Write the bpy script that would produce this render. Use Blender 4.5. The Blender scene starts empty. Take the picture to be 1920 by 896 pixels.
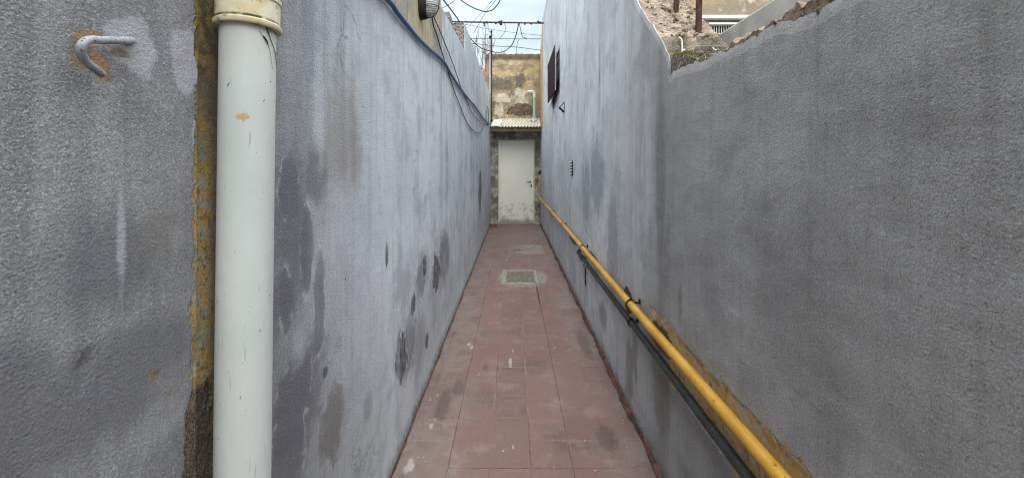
import bpy, bmesh, math, random
from mathutils import Vector, Matrix, noise as mn

R = math.radians
rng = random.Random(11)
scn = bpy.context.scene

# ------------------------------------------------------------------ camera
CAMZ = 1.44
F = 776.0            # focal length in photo pixels (1920 wide)
CX, CY = 962.0, 313.0
cd = bpy.data.cameras.new('camera')
cam = bpy.data.objects.new('camera', cd)
scn.collection.objects.link(cam)
cam.location = (0, 0, CAMZ)
cam.rotation_euler = (R(90), 0, 0)
cd.sensor_width = 36
cd.lens = F / 1920 * 36
cd.shift_x = -2 / 1920
cd.shift_y = -135 / 1920
cd.clip_start = 0.02
cd.clip_end = 2000
scn.camera = cam

# ------------------------------------------------------------------ world
SUN_EL, SUN_AZ = R(46), R(168)      # azimuth clockwise from +Y
world = bpy.data.worlds.new('World')
scn.world = world
world.use_nodes = True
wt = world.node_tree
wn, wl = wt.nodes, wt.links
bg = wn['Background']
sky = wn.new('ShaderNodeTexSky')
sky.sky_type = 'NISHITA'
sky.sun_disc = False
sky.sun_elevation = SUN_EL
sky.sun_rotation = SUN_AZ
sky.air_density = 1.0
sky.dust_density = 1.5
tc = wn.new('ShaderNodeTexCoord')
mp = wn.new('ShaderNodeMapping'); mp.inputs['Scale'].default_value = (1, 1, 2.6)
wl.new(tc.outputs['Generated'], mp.inputs['Vector'])
cn = wn.new('ShaderNodeTexNoise'); cn.inputs['Scale'].default_value = 3.2; cn.inputs['Detail'].default_value = 7; cn.inputs['Roughness'].default_value = .55
wl.new(mp.outputs[0], cn.inputs['Vector'])
cr = wn.new('ShaderNodeMapRange'); cr.inputs['From Min'].default_value = .36; cr.inputs['From Max'].default_value = .60
cr.inputs['To Min'].default_value = .68; cr.inputs['To Max'].default_value = .97
wl.new(cn.outputs['Fac'], cr.inputs['Value'])
cn2 = wn.new('ShaderNodeTexNoise'); cn2.inputs['Scale'].default_value = 5.5; cn2.inputs['Detail'].default_value = 5
wl.new(mp.outputs[0], cn2.inputs['Vector'])
cloudcol = wn.new('ShaderNodeMix'); cloudcol.data_type = 'RGBA'
cloudcol.inputs[6].default_value = (6.2, 7.3, 8.2, 1)
cloudcol.inputs[7].default_value = (7.6, 8.6, 9.3, 1)
wl.new(cn2.outputs['Fac'], cloudcol.inputs[0])
# overcast gradient, artificially boosted overhead out of view to light the walls
sp = wn.new('ShaderNodeSeparateXYZ'); wl.new(tc.outputs['Generated'], sp.inputs[0])
el = wn.new('ShaderNodeMapRange'); el.inputs['From Min'].default_value = .36; el.inputs['From Max'].default_value = 1
el.inputs['To Min'].default_value = 0.0; el.inputs['To Max'].default_value = 1.0
wl.new(sp.outputs['Z'], el.inputs['Value'])
elc = wn.new('ShaderNodeMix'); elc.data_type = 'RGBA'
elc.inputs[6].default_value = (1, 1, 1, 1); elc.inputs[7].default_value = (6.7, 5.9, 5.45, 1)
wl.new(el.outputs[0], elc.inputs[0])
cm = wn.new('ShaderNodeVectorMath'); cm.operation = 'MULTIPLY'
wl.new(cloudcol.outputs[2], cm.inputs[0]); wl.new(elc.outputs[2], cm.inputs[1])
mx = wn.new('ShaderNodeMix'); mx.data_type = 'RGBA'
wl.new(cr.outputs[0], mx.inputs[0]); wl.new(sky.outputs[0], mx.inputs[6]); wl.new(cm.outputs[0], mx.inputs[7])
wl.new(mx.outputs[2], bg.inputs['Color'])
bg.inputs['Strength'].default_value = 0.10

sd = bpy.data.lights.new('sun', 'SUN')
sd.energy = 1.5
sd.angle = R(35)
sd.color = (1, .97, .92)
sun = bpy.data.objects.new('sun', sd)
scn.collection.objects.link(sun)
sdir = Vector((math.sin(SUN_AZ) * math.cos(SUN_EL), math.cos(SUN_AZ) * math.cos(SUN_EL), math.sin(SUN_EL)))
sun.rotation_euler = sdir.to_track_quat('Z', 'Y').to_euler()

scn.view_settings.view_transform = 'Standard'
scn.view_settings.look = 'None'
scn.view_settings.exposure = 0.45
scn.view_settings.gamma = 1.0
scn.view_settings.use_curve_mapping = False
scn.cycles.filter_width = 1.15

# ------------------------------------------------------------------ helpers
XL, XR = -0.573, 0.690       # faces of the two passage walls

def PX(px, py, Y):
    return Vector(((px - CX) / F * Y, Y, CAMZ + (CY - py) / F * Y))

def WL(px, py, X=XL):
    """point where the ray through a photo pixel meets the plane x = X"""
    Y = F * X / (px - CX)
    return Vector((X, Y, CAMZ + (CY - py) / F * Y))

def smooth_pts(pts, n=6):
    pts = [Vector(p) for p in pts]
    out = []
    for i in range(len(pts) - 1):
        p0 = pts[max(i - 1, 0)]; p1 = pts[i]; p2 = pts[i + 1]; p3 = pts[min(i + 2, len(pts) - 1)]
        for k in range(n):
            t = k / n
            out.append(0.5 * ((2 * p1) + (-p0 + p2) * t + (2 * p0 - 5 * p1 + 4 * p2 - p3) * t * t + (-p0 + 3 * p1 - 3 * p2 + p3) * t ** 3))
    out.append(pts[-1])
    return out

def link(o, parent=None):
    scn.collection.objects.link(o)
    if parent: o.parent = parent
    return o

def obj(name, bm, mat, parent=None, origin=None, smooth=False):
    """links a bmesh built in world coordinates as one mesh whose origin is at its base"""
    if origin is None:
        if parent is not None:
            origin = parent.matrix_world.translation.copy() if False else Vector(parent['_o'])
        else:
            xs = [v.co.x for v in bm.verts]; ys = [v.co.y for v in bm.verts]; zs = [v.co.z for v in bm.verts]
            origin = Vector(((min(xs) + max(xs)) / 2, (min(ys) + max(ys)) / 2, min(zs)))
    origin = Vector(origin)
    bmesh.ops.translate(bm, verts=bm.verts, vec=-origin)
    bmesh.ops.recalc_face_normals(bm, faces=bm.faces)
    me = bpy.data.meshes.new(name)
    bm.to_mesh(me); bm.free()
    for m in (mat if isinstance(mat, (list, tuple)) else [mat]): me.materials.append(m)
    if smooth:
        for p in me.polygons: p.use_smooth = True
    o = bpy.data.objects.new(name, me)
    o['_o'] = list(origin)
    if parent is not None:
        o.location = origin - Vector(parent['_o'])
    else:
        o.location = origin
    return link(o, parent)

def thing(name, loc, label, cat, group=None):
    o = bpy.data.objects.new(name, None)
    o.empty_display_size = .05
    o.location = loc; o['_o'] = list(loc)
    link(o)
    return tag(o, label, cat, group)

def tag(o, label, cat, group=None):
    o['label'] = label; o['category'] = cat
    if group: o['group'] = group
    return o

def struct(o, kind='structure'):
    o['kind'] = kind
    return o

def sweep(bm, pts, r, seg=10, cap=True, rough=0.0):
    pts = [Vector(p) for p in pts]
    rings = []
    up = Vector((0, 0, 1))
    prev = None
    for i, p in enumerate(pts):
        if i == 0: t = pts[1] - p
        elif i == len(pts) - 1: t = p - pts[i - 1]
        else: t = (pts[i + 1] - p).normalized() + (p - pts[i - 1]).normalized()
        t = t.normalized()
        if prev is None:
            a = up if abs(t.z) < .9 else Vector((1, 0, 0))
            n = t.cross(a).normalized()
        else:
            n = (prev - t * prev.dot(t)).normalized()
        prev = n
        b = t.cross(n)
        rr = r(i / (len(pts) - 1)) if callable(r) else r
        ring = []
        for k in range(seg):
            a = 2 * math.pi * k / seg
            q = rr * (1 + (rough * mn.noise(p * 40 + Vector((k, 0, 0))) if rough else 0))
            ring.append(bm.verts.new(p + (n * math.cos(a) + b * math.sin(a)) * q))
        rings.append(ring)
    for i in range(len(rings) - 1):
        for k in range(seg):
            bm.faces.new((rings[i][k], rings[i][(k + 1) % seg], rings[i + 1][(k + 1) % seg], rings[i + 1][k]))
    if cap:
        bm.faces.new(rings[0][::-1]); bm.faces.new(rings[-1])
    return bm

def lathe(bm, prof, c, axis=Vector((0, 0, 1)), seg=32, close=True):
    """prof: list of (radius, height along axis)"""
    c = Vector(c); axis = Vector(axis).normalized()
    a = Vector((1, 0, 0)) if abs(axis.x) < .9 else Vector((0, 1, 0))
    n = axis.cross(a).normalized(); b = axis.cross(n)
    rings = []
    for r, h in prof:
        rings.append([bm.verts.new(c + axis * h + (n * math.cos(2 * math.pi * k / seg) + b * math.sin(2 * math.pi * k / seg)) * max(r, 1e-4)) for k in range(seg)])
    for i in range(len(rings) - 1):
        for k in range(seg):
            bm.faces.new((rings[i][k], rings[i][(k + 1) % seg], rings[i + 1][(k + 1) % seg], rings[i + 1][k]))
    if close:
        bm.faces.new(rings[0][::-1]); bm.faces.new(rings[-1])
    return bm

def box(bm, x0, x1, y0, y1, z0, z1, bevel=0.0):
    t = bmesh.new()
    vs = [t.verts.new((x, y, z)) for x in (x0, x1) for y in (y0, y1) for z in (z0, z1)]
    for f in ((0, 1, 3, 2), (4, 6, 7, 5), (0, 4, 5, 1), (2, 3, 7, 6), (0, 2, 6, 4), (1, 5, 7, 3)):
        t.faces.new([vs[i] for i in f])
    if bevel: bmesh.ops.bevel(t, geom=t.edges[:], offset=bevel, segments=2, affect='EDGES', profile=.5)
    me = bpy.data.meshes.new('tmp'); t.to_mesh(me); t.free()
    bm.from_mesh(me); bpy.data.meshes.remove(me)
    return bm

def frange(a, b, step):
    n = max(1, int(round((b - a) / step)))
    return [a + (b - a) * i / n for i in range(n + 1)]

def fbm(v, o=4):
    return mn.fractal(v, 1.0, 2.0, o)

def interp(tab, x):
    if x <= tab[0][0]: return tab[0][1]
    for (a, b), (c, d) in zip(tab, tab[1:]):
        if x <= c: return b + (d - b) * (x - a) / (c - a)
    return tab[-1][1]

# wall running along y: front face at X, body behind it
def wall_y(X, side, ys, zstep, top, thick, rel=None, hole=None, zgrow=1.0, zmin=-.3):
    """side=+1: body lies towards +x.  top(y): height.  rel(y,z): how far the surface comes OUT"""
    bm = bmesh.new()
    if hole:
        hy0, hy1, hz0, hz1 = hole
        ys = sorted(set([y for y in ys if min(abs(y - hy0), abs(y - hy1)) > .01] + [hy0, hy1]))
    tmax = max(top(y) for y in ys)
    nz = max(4, int((tmax - zmin) / zstep))
    grid = []
    for y in ys:
        T = top(y)
        col = []
        zs = [zmin + (T - zmin) * j / nz for j in range(nz + 1)]
        if hole:   # keep grid lines exactly on the hole's sill and head
            j0 = min(range(nz), key=lambda j: abs(zmin + (tmax - zmin) * j / nz - hz0))
            j1 = min(range(nz), key=lambda j: abs(zmin + (tmax - zmin) * j / nz - hz1))
            if T > hz1 + .2: zs[j0] = hz0; zs[j1] = hz1
        for z in zs:
            d = rel(y, z) if rel else 0
            if hole and hy0 - .03 < y < hy1 + .03 and hz0 - .03 < z < hz1 + .03: d = 0
            col.append(bm.verts.new((X - side * d, y, z)))
        grid.append(col)
    for i in range(len(ys) - 1):
        for j in range(nz):
            if hole:
                cy = (ys[i] + ys[i + 1]) / 2
                cz = (grid[i][j].co.z + grid[i][j + 1].co.z) / 2
                if hy0 < cy < hy1 and hz0 < cz < hz1: continue
            bm.faces.new((grid[i][j], grid[i + 1][j], grid[i + 1][j + 1], grid[i][j + 1]))
    # back, top and ends
    bt = [bm.verts.new((X + side * thick, y, c[-1].co.z - .004)) for y, c in zip(ys, grid)]
    bb = [bm.verts.new((X + side * thick, y, zmin)) for y in ys]
    for i in range(len(ys) - 1):
        bm.faces.new((grid[i][-1], grid[i + 1][-1], bt[i + 1], bt[i]))
        bm.faces.new((bt[i], bt[i + 1], bb[i + 1], bb[i]))
    for i in (0, -1):
        bm.faces.new(grid[i] + [bt[i], bb[i]])
    return bm

# ------------------------------------------------------------------ node toolkit
class NT:
    def __init__(s, name):
        s.m = bpy.data.materials.new(name); s.m.use_nodes = True
        s.t = s.m.node_tree; s.n = s.t.nodes; s.l = s.t.links
        s.b = s.n['Principled BSDF']
        s.b.inputs['Specular IOR Level'].default_value = .25
        s.geo = s.n.new('ShaderNodeNewGeometry')
        s.P = s.geo.outputs['Position']
        sp = s.n.new('ShaderNodeSeparateXYZ'); s.l.new(s.P, sp.inputs[0])
        s.X, s.Y, s.Z = sp.outputs
    def _set(s, sock, v):
        if isinstance(v, bpy.types.NodeSocket): s.l.new(v, sock)
        elif isinstance(v, (tuple, list)) and sock.type == 'RGBA': sock.default_value = (*v[:3], 1)
        else: sock.default_value = v
    def math(s, op, a, b=0.0, c=None, clamp=False):
        n = s.n.new('ShaderNodeMath'); n.operation = op; n.use_clamp = clamp
        s._set(n.inputs[0], a); s._set(n.inputs[1], b)
        if c is not None: s._set(n.inputs[2], c)
        return n.outputs[0]
    def vec(s, op, a, b=(0, 0, 0), c=None):
        n = s.n.new('ShaderNodeVectorMath'); n.operation = op
        s._set(n.inputs[0], a)
        if op == 'SCALE': s._set(n.inputs['Scale'], b)
        else: s._set(n.inputs[1], b)
        if c is not None: s._set(n.inputs[2], c)
        return n.outputs['Value'] if op in ('LENGTH', 'DOT_PRODUCT') else n.outputs[0]
    def comb(s, x, y, z):
        n = s.n.new('ShaderNodeCombineXYZ')
        for i, v in enumerate((x, y, z)): s._set(n.inputs[i], v)
        return n.outputs[0]
    def noise(s, scale, detail=3, rough=.55, stretch=None, dist=0.0, off=None):
        n = s.n.new('ShaderNodeTexNoise')
        n.inputs['Scale'].default_value = scale; n.inputs['Detail'].default_value = detail
        n.inputs['Roughness'].default_value = rough; n.inputs['Distortion'].default_value = dist
        v = s.P
        if stretch: v = s.vec('MULTIPLY', v, stretch)
        if off: v = s.vec('ADD', v, off)
        s.l.new(v, n.inputs['Vector'])
        return n.outputs['Fac']
    def voro(s, scale, feature='F1', stretch=None, rand=1.0):
        n = s.n.new('ShaderNodeTexVoronoi'); n.feature = feature
        n.inputs['Scale'].default_value = scale; n.inputs['Randomness'].default_value = rand
        v = s.P
        if stretch: v = s.vec('MULTIPLY', v, stretch)
        s.l.new(v, n.inputs['Vector'])
        return n.outputs['Distance']
    def rng(s, v, a, b, c=0.0, d=1.0, smooth=True):
        n = s.n.new('ShaderNodeMapRange')
        if smooth: n.interpolation_type = 'SMOOTHSTEP'
        s._set(n.inputs['Value'], v); n.inputs['From Min'].default_value = a; n.inputs['From Max'].default_value = b
        n.inputs['To Min'].default_value = c; n.inputs['To Max'].default_value = d
        return n.outputs[0]
    def mix(s, f, a, b, mode='MIX'):
        n = s.n.new('ShaderNodeMix'); n.data_type = 'RGBA'; n.blend_type = mode; n.clamp_factor = True
        s._set(n.inputs[0], f); s._set(n.inputs[6], a); s._set(n.inputs[7], b)
        return n.outputs[2]
    def mulf(s, col, f):
        return s.vec('SCALE', col, f)
    def blobs(s, lst, warp, plane='yz'):
        """lst of (cu, cv, ru, rv): smallest warped elliptical distance"""
        out = None
        for cu, cv, ru, rv in lst:
            if plane == 'yz': cen, inv = (0, cu, cv), (0, 1 / ru, 1 / rv)
            elif plane == 'xz': cen, inv = (cu, 0, cv), (1 / ru, 0, 1 / rv)
            else: cen, inv = (cu, cv, 0), (1 / ru, 1 / rv, 0)
            d = s.vec('LENGTH', s.vec('MULTIPLY', s.vec('SUBTRACT', s.P, cen), inv))
            out = d if out is None else s.math('MINIMUM', out, d)
        return s.math('ADD', out, warp)
    def bump(s, h, dist=.002, strength=1.0, prev=None):
        n = s.n.new('ShaderNodeBump'); n.inputs['Strength'].default_value = strength; n.inputs['Distance'].default_value = dist
        s._set(n.inputs['Height'], h)
        if prev is not None: s.l.new(prev, n.inputs['Normal'])
        return n.outputs[0]
    def out(s, col, rough=.85, normal=None, metal=0.0):
        s._set(s.b.inputs['Base Color'], col); s._set(s.b.inputs['Roughness'], rough)
        s._set(s.b.inputs['Metallic'], metal)
        if normal is not None: s.l.new(normal, s.b.inputs['Normal'])
        return s.m

def pl(lst, X):
    """photo-space ellipses (px, py, rx, ry) -> wall-space (y, z, ry, rz)"""
    out = []
    for px, py, rx, ry in lst:
        c = WL(px, py, X)
        a = WL(px - rx, py, X); b = WL(px + rx, py, X)
        out.append(((a.y + b.y) / 2, c.z, abs(a.y - b.y) / 2, ry * c.y / F))
    return out

# ------------------------------------------------------------------ materials
def ochre_mix(s, sc=1.0):
    """weathered ochre limewash over grey render"""
    a = s.noise(2.2 * sc, 6, .62); b = s.noise(7 * sc, 6, .65, off=(3, 1, 7)); c = s.noise(45, 4, .6)
    st = s.noise(3.0, 4, .6, stretch=(5, 5, .6), off=(8, 2, 0))
    col = s.mix(s.rng(a, .36, .62), (.25, .21, .16), (.37, .28, .165))
    col = s.mix(s.rng(b, .52, .68), col, (.55, .47, .32))
    col = s.mix(s.rng(st, .54, .72, 0, .75), col, (.15, .13, .10))
    col = s.mix(s.rng(c, .55, .75, 0, .45), col, (.12, .10, .075))
    return col, a, b, c

def make_wall_paint(side):
    s = NT('grey limewashed render ' + side)
    big = s.noise(.9, 5, .6, off=(5, 0, 0) if side == 'left' else (0, 9, 4))
    med = s.noise(3.4, 6, .62, off=(0, 3, 9))
    fine = s.noise(24, 5, .6)
    grain = s.noise(270, 3, .65)
    streak = s.noise(1.0, 5, .62, stretch=(1, 7.5, .55), off=(2, 0, 0))
    streak2 = s.noise(1.0, 5, .6, stretch=(1, 26, 1.1), off=(7, 0, 3))
    stucco1 = s.noise(165, 4, .72)
    stucco2 = s.noise(48, 3, .55, off=(3, 3, 3))
    trowel = s.noise(5.5, 5, .6, stretch=(1, .7, 2.4), off=(6, 6, 6))
    hair = s.math('ABSOLUTE', s.math('SUBTRACT', s.noise(2.3, 7, .62, off=(1, 8, 2)), .5))
    hair = s.math('MULTIPLY', s.rng(hair, .0015, .004, 1, 0), s.rng(s.noise(1.3, 3, .5, off=(7, 7, 1)), .60, .66))
    pits = s.noise(16, 3, .7, stretch=(1, 1.2, .8), off=(1, 2, 3))
    w1 = s.math('MULTIPLY', s.math('SUBTRACT', med, .5), 1.5)
    w2 = s.math('MULTIPLY', s.math('SUBTRACT', fine, .5), 1.1)
    w = s.math('ADD', w1, w2)
    w = s.math('ADD', w, s.math('MULTIPLY', s.math('SUBTRACT', streak2, .5), .8))
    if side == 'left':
        yf = s.rng(s.math('ADD', s.Y, s.math('MULTIPLY', s.math('SUBTRACT', med, .5), 1.0)), .80, 1.9)  # coat pales along the wall, partly standing in for the brighter far light
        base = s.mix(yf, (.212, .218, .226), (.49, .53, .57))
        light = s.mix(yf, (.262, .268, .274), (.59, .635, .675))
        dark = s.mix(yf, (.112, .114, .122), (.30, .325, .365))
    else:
        yf = s.rng(s.math('ADD', s.Y, s.math('MULTIPLY', s.math('SUBTRACT', med, .5), .5)), 1.75, 3.2)  # near wall's own darker coat; far brightness partly put into the colour
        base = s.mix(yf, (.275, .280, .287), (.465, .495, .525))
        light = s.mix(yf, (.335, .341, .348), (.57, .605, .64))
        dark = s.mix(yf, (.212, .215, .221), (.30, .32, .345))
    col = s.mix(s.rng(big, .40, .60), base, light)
    col = s.mix(s.rng(med, .48, .66, 0, .62), col, dark)
    col = s.mix(s.rng(streak, .50, .68, 0, .5), col, dark)
    col = s.mix(s.rng(streak2, .55, .70, 0, .35), col, dark)
    col = s.mix(s.rng(streak2, .30, .44, .30, 0), col, light)
    # paint worn pale on the grains; shading of the hollows put into the colour
    col = s.mix(s.rng(stucco1, .52, .74, 0, .34), col, (.62, .64, .68))
    col = s.mix(s.rng(stucco1, .30, .44, .42, 0), col, (.10, .105, .115))
    col = s.mix(s.rng(fine, .60, .75, 0, .25), col, (.17, .17, .175))
    speck = s.noise(430, 2, .7, off=(3, 9, 1)); speck2 = s.noise(120, 3, .75, off=(9, 3, 5))
    col = s.mix(s.rng(speck, .56, .70, 0, .42), col, (.66, .675, .70))
    col = s.mix(s.rng(speck, .30, .44, .50, 0), col, (.07, .072, .08))
    col = s.mix(s.rng(speck2, .32, .43, .45, 0), col, (.08, .082, .09))
    H = s.math('ADD', s.math('MULTIPLY', stucco1, 1.0), s.math('MULTIPLY', stucco2, .55))
    H = s.math('ADD', H, s.math('MULTIPLY', grain, .85))
    H = s.math('ADD', H, s.math('MULTIPLY', trowel, 1.1))
    H = s.math('SUBTRACT', H, s.math('MULTIPLY', hair, .8))
    col = s.mix(s.math('MULTIPLY', hair, .4), col, (.07, .07, .075))
    rag = s.noise(1.0, 8, .70, stretch=(1, 6, 3.4), off=(5, 1, 9))
    wr = s.math('MULTIPLY', s.math('SUBTRACT', rag, .5), 2.8)
    if side == 'left':
        # damp darker zones
        zone = s.blobs(pl([(545, 430, 36, 170), (560, 760, 50, 120), (30, 800, 95, 190), (120, 780, 260, 130), (200, 500, 130, 110), (590, 330, 20, 60),
                           (230, 690, 150, 90), (535, 560, 30, 60)], XL), w)
        col = s.mix(s.rng(zone, .45, 1.35, .66, 0), col, (.105, .106, .120))
        zs_ = s.blobs(pl([(540, 360, 20, 62), (536, 560, 14, 70), (556, 730, 32, 70), (540, 850, 30, 90), (622, 800, 24, 66), (575, 470, 12, 90), (600, 560, 12, 90), (790, 520, 13, 44), (832, 480, 12, 60), (765, 650, 16, 60)], XL), s.math('ADD', w, s.math('MULTIPLY', wr, .35)))
        col = s.mix(s.math('MULTIPLY', s.rng(zs_, .62, 1.10, 1, 0), s.rng(med, .3, .55, .3, .7)), col, (.125, .122, .145))
        zl = s.math('MULTIPLY', s.rng(zs_, .98, 1.02), s.rng(zs_, 1.05, 1.2, 1, 0))
        col = s.mix(s.math('MULTIPLY', zl, s.rng(fine, .45, .62, 0, .4)), col, (.56, .57, .60))
        brownish = s.blobs(pl([(625, 800, 26, 70), (300, 430, 40, 60), (690, 760, 10, 30), (785, 640, 14, 60), (640, 250, 40, 130)], XL), w)
        col = s.mix(s.rng(brownish, .4, 1.3, .5, 0), col, (.20, .180, .16))
        pale = s.blobs(pl([(245, 85, 55, 62), (345, 110, 28, 70), (372, 260, 12, 60)], XL), s.math('MULTIPLY', w, .8))
        col = s.mix(s.rng(pale, .8, 1.1, .5, 0), col, (.50, .51, .54))
        pale2 = s.blobs(pl([(228, 440, 8, 90), (600, 190, 14, 120), (560, 650, 16, 40), (725, 330, 18, 110), (680, 560, 40, 100), (640, 430, 30, 90)], XL), s.math('ADD', w, wr))
        col = s.mix(s.rng(pale2, .3, 1.4, .45, 0), col, (.50, .52, .56))
        # peeled patches down to the old dark render, with a pale chipped lip
        peel = s.blobs(pl([(752, 665, 11, 46), (817, 520, 8, 44), (797, 500, 4, 24), (775, 572, 4, 15), (900, 360, 3, 40),
                           (725, 480, 2.5, 20), (800, 640, 4, 16), (610, 700, 6, 16)], XL), s.math('ADD', wr, s.math('MULTIPLY', w, .5)))
        lip = s.math('MULTIPLY', s.rng(peel, .97, 1.0), s.rng(peel, 1.03, 1.10, 1, 0))
        halo = s.rng(peel, .9, 1.8, .25, 0)
        col = s.mix(halo, col, (.19, .195, .215))
        col = s.mix(s.math('MULTIPLY', s.rng(peel, .78, 1.02, .95, 0), s.rng(streak2, .36, .52, .45, 1)), col, s.mix(s.rng(fine, .35, .65), (.05, .05, .056), (.18, .18, .195)))
        col = s.mix(s.math('MULTIPLY', lip, s.rng(stucco2, .42, .55)), col, (.66, .67, .70))
        H = s.math('SUBTRACT', H, s.rng(peel, .92, 1.0, .9, 0))
        # rust round the bent bar and in the small hole
        rust = s.blobs(pl([(158, 95, 28, 38), (187, 118, 26, 22), (198, 142, 18, 14), (226, 99, 26, 12), (175, 66, 24, 10), (293, 698, 14, 9), (322, 730, 5, 5)], XL), s.math('MULTIPLY', w, .55))
        col = s.mix(s.rng(rust, .55, 1.25, .8, 0), col, s.mix(s.rng(fine, .45, .6), (.30, .185, .075), (.12, .09, .06)))
        # unpainted strip behind the drainpipe: ochre flakes, dark grime, painted pipe shadow, bare mortar lower down
        oc, oa, ob, occ = ochre_mix(s, 3)
        fl = s.noise(42, 5, .62, off=(9, 9, 9))
        strip = s.mix(s.rng(fl, .47, .55), (.36, .34, .25), (.48, .30, .065))
        strip = s.mix(s.rng(grain, .42, .58, .1, .65), strip, (.21, .175, .11))
        strip = s.mix(s.rng(speck2, .36, .48, .75, 0), strip, (.09, .07, .04))
        strip = s.mix(s.rng(s.math('ADD', s.Z, s.math('MULTIPLY', med, .35)), 1.55, 1.85), strip, s.mix(s.rng(fl, .44, .56), (.10, .085, .05), (.24, .165, .06)))
        strip = s.mix(s.rng(s.Y, .775, .82), strip, (.09, .08, .06))  # shadow of the pipe painted as a darker tone behind it
        mortar = s.mix(s.rng(grain, .40, .66), (.055, .042, .032), (.22, .175, .13))
        mortar = s.mix(s.rng(s.voro(140), .10, .22, .8, 0), mortar, (.46, .40, .31))
        edge = s.math('ADD', s.Y, s.math('ADD', s.math('MULTIPLY', s.math('SUBTRACT', med, .5), .06), s.math('MULTIPLY', s.math('SUBTRACT', fine, .5), .06)))
        lowm = s.rng(s.math('ADD', s.Z, s.math('MULTIPLY', s.math('SUBTRACT', fine, .5), .12)), 1.02, 1.045, 1, 0)
        shift = s.math('MULTIPLY', lowm, .014)
        e2 = s.math('SUBTRACT', s.math('ADD', edge, s.math('ADD', shift, .006)), s.math('MULTIPLY', s.math('SUBTRACT', s.Z, 1.3), .010))
        m = s.math('MULTIPLY', s.rng(e2, .750, .7535), s.rng(s.Y, .93, .95, 1, 0))
        strip = s.mix(lowm, strip, mortar)
        col = s.mix(m, col, strip)
        H = s.math('SUBTRACT', H, s.math('MULTIPLY', m, .8))
        H = s.math('ADD', H, s.math('MULTIPLY', s.math('MULTIPLY', m, lowm), s.math('MULTIPLY', grain, 1.6)))
        # top zone above the blue cable keeps the old ochre wash
        zb = s.math('SUBTRACT', s.math('ADD', s.Z, s.math('MULTIPLY', s.math('SUBTRACT', fine, .5), .05)), s.math('MULTIPLY', s.math('SUBTRACT', s.Y, 2.0), .062))
        up = s.math('MULTIPLY', s.rng(zb, 2.182, 2.192), s.rng(s.math('ADD', s.Y, s.math('MULTIPLY', w2, .05)), 3.27, 3.285, 1, 0))
        drip = s.noise(1.0, 4, .6, stretch=(1, 30, 1.3), off=(4, 4, 4))
        o2 = s.mix(s.rng(med, .42, .62), (.30, .285, .235), (.44, .37, .22))
        o2 = s.mix(s.rng(drip, .50, .66, 0, .75), o2, (.17, .155, .12))
        col = s.mix(up, col, o2)
        below = s.math('MULTIPLY', s.rng(zb, 2.02, 2.17), s.math('MULTIPLY', s.rng(drip, .54, .60), s.rng(s.Y, 3.0, 3.3)))
        below = s.math('MULTIPLY', below, s.rng(s.Y, 3.9, 3.6))
        col = s.mix(s.math('MULTIPLY', below, .7), col, (.10, .10, .09))
    else:
        zone = s.blobs(pl([(1238, 330, 9, 260), (1120, 330, 14, 90), (1150, 460, 12, 110), (1100, 360, 10, 90), (1225, 620, 20, 40)], XR), w)
        col = s.mix(s.rng(zone, .45, 1.2, .55, 0), col, (.13, .135, .15))
        # pale trowelled margin beside the joint of the two walls
        pale = s.blobs(pl([(1212, 300, 10, 210), (1195, 480, 10, 130), (1195, 60, 10, 60)], XR), s.math('MULTIPLY', w, .7))
        col = s.mix(s.rng(pale, .6, 1.1, .6, 0), col, (.44, .46, .50))
        yj = s.math('ADD', s.Y, s.math('MULTIPLY', s.math('SUBTRACT', med, .5), .16))
        joint = s.math('MULTIPLY', s.rng(yj, 1.80, 1.90), s.rng(yj, 1.92, 2.05, 1, 0))
        col = s.mix(s.math('MULTIPLY', joint, s.rng(fine, .35, .6, .08, .42)), col, (.14, .14, .148))
        runs = s.noise(1.0, 5, .6, stretch=(1, 17, .8), off=(2, 2, 8))
        col = s.mix(s.math('MULTIPLY', s.rng(runs, .54, .68, 0, .28), s.rng(s.Z, .8, 1.75, .25, 1)), col, (.13, .132, .138))
        col = s.mix(s.rng(runs, .30, .42, .18, 0), col, (.40, .405, .415))
        # patches where the gas pipe was masked when the wall was painted
        yl = s.math('ADD', s.Z, s.math('MULTIPLY', s.math('SUBTRACT', fine, .5), .09))
        yl = s.math('ADD', yl, s.math('MULTIPLY', s.math('SUBTRACT', med, .5), .09))
        oc, oa, ob, occ = ochre_mix(s, 4)
        fl = s.noise(30, 5, .65, off=(1, 5, 5))
        och = s.mix(s.rng(fl, .45, .56), (.42, .37, .27), (.50, .31, .085))
        och = s.mix(s.rng(ob, .54, .62, 0, .9), och, (.20, .17, .135))
        band = s.math('MULTIPLY', s.rng(yl, .722, .732, 1, 0), s.rng(yl, .495, .503))
        far = s.rng(s.math('ADD', s.Y, s.math('MULTIPLY', s.math('SUBTRACT', med, .5), 1.5)), 1.95, 2.1, 1, 0)
        far2 = s.math('MULTIPLY', s.math('MULTIPLY', s.rng(yl, .675, .685, 1, 0), s.rng(yl, .62, .63)), s.rng(med, .47, .53))
        far2 = s.math('MULTIPLY', far2, s.rng(s.Y, 9.0, 8.0))
        band = s.math('MAXIMUM', s.math('MULTIPLY', band, far), far2)
        darkp = s.blobs(pl([(1240, 638, 22, 24), (1178, 562, 10, 24), (1112, 486, 10, 10), (1075, 448, 8, 8)], XR), s.math('MULTIPLY', w, .6))
        och = s.mix(s.rng(darkp, .9, 1.05, 1, 0), och, (.085, .07, .058))
        band = s.math('MAXIMUM', band, s.rng(darkp, .9, 1.0, 1, 0))
        col = s.mix(band, col, och)
        H = s.math('SUBTRACT', H, s.math('MULTIPLY', band, .9))
        dirt = s.blobs(pl([(1190, 650, 6, 60), (1180, 700, 8, 80), (1240, 720, 20, 90), (1075, 565, 5, 20), (1275, 565, 5, 40), (1130, 590, 8, 30)], XR), w)
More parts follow.
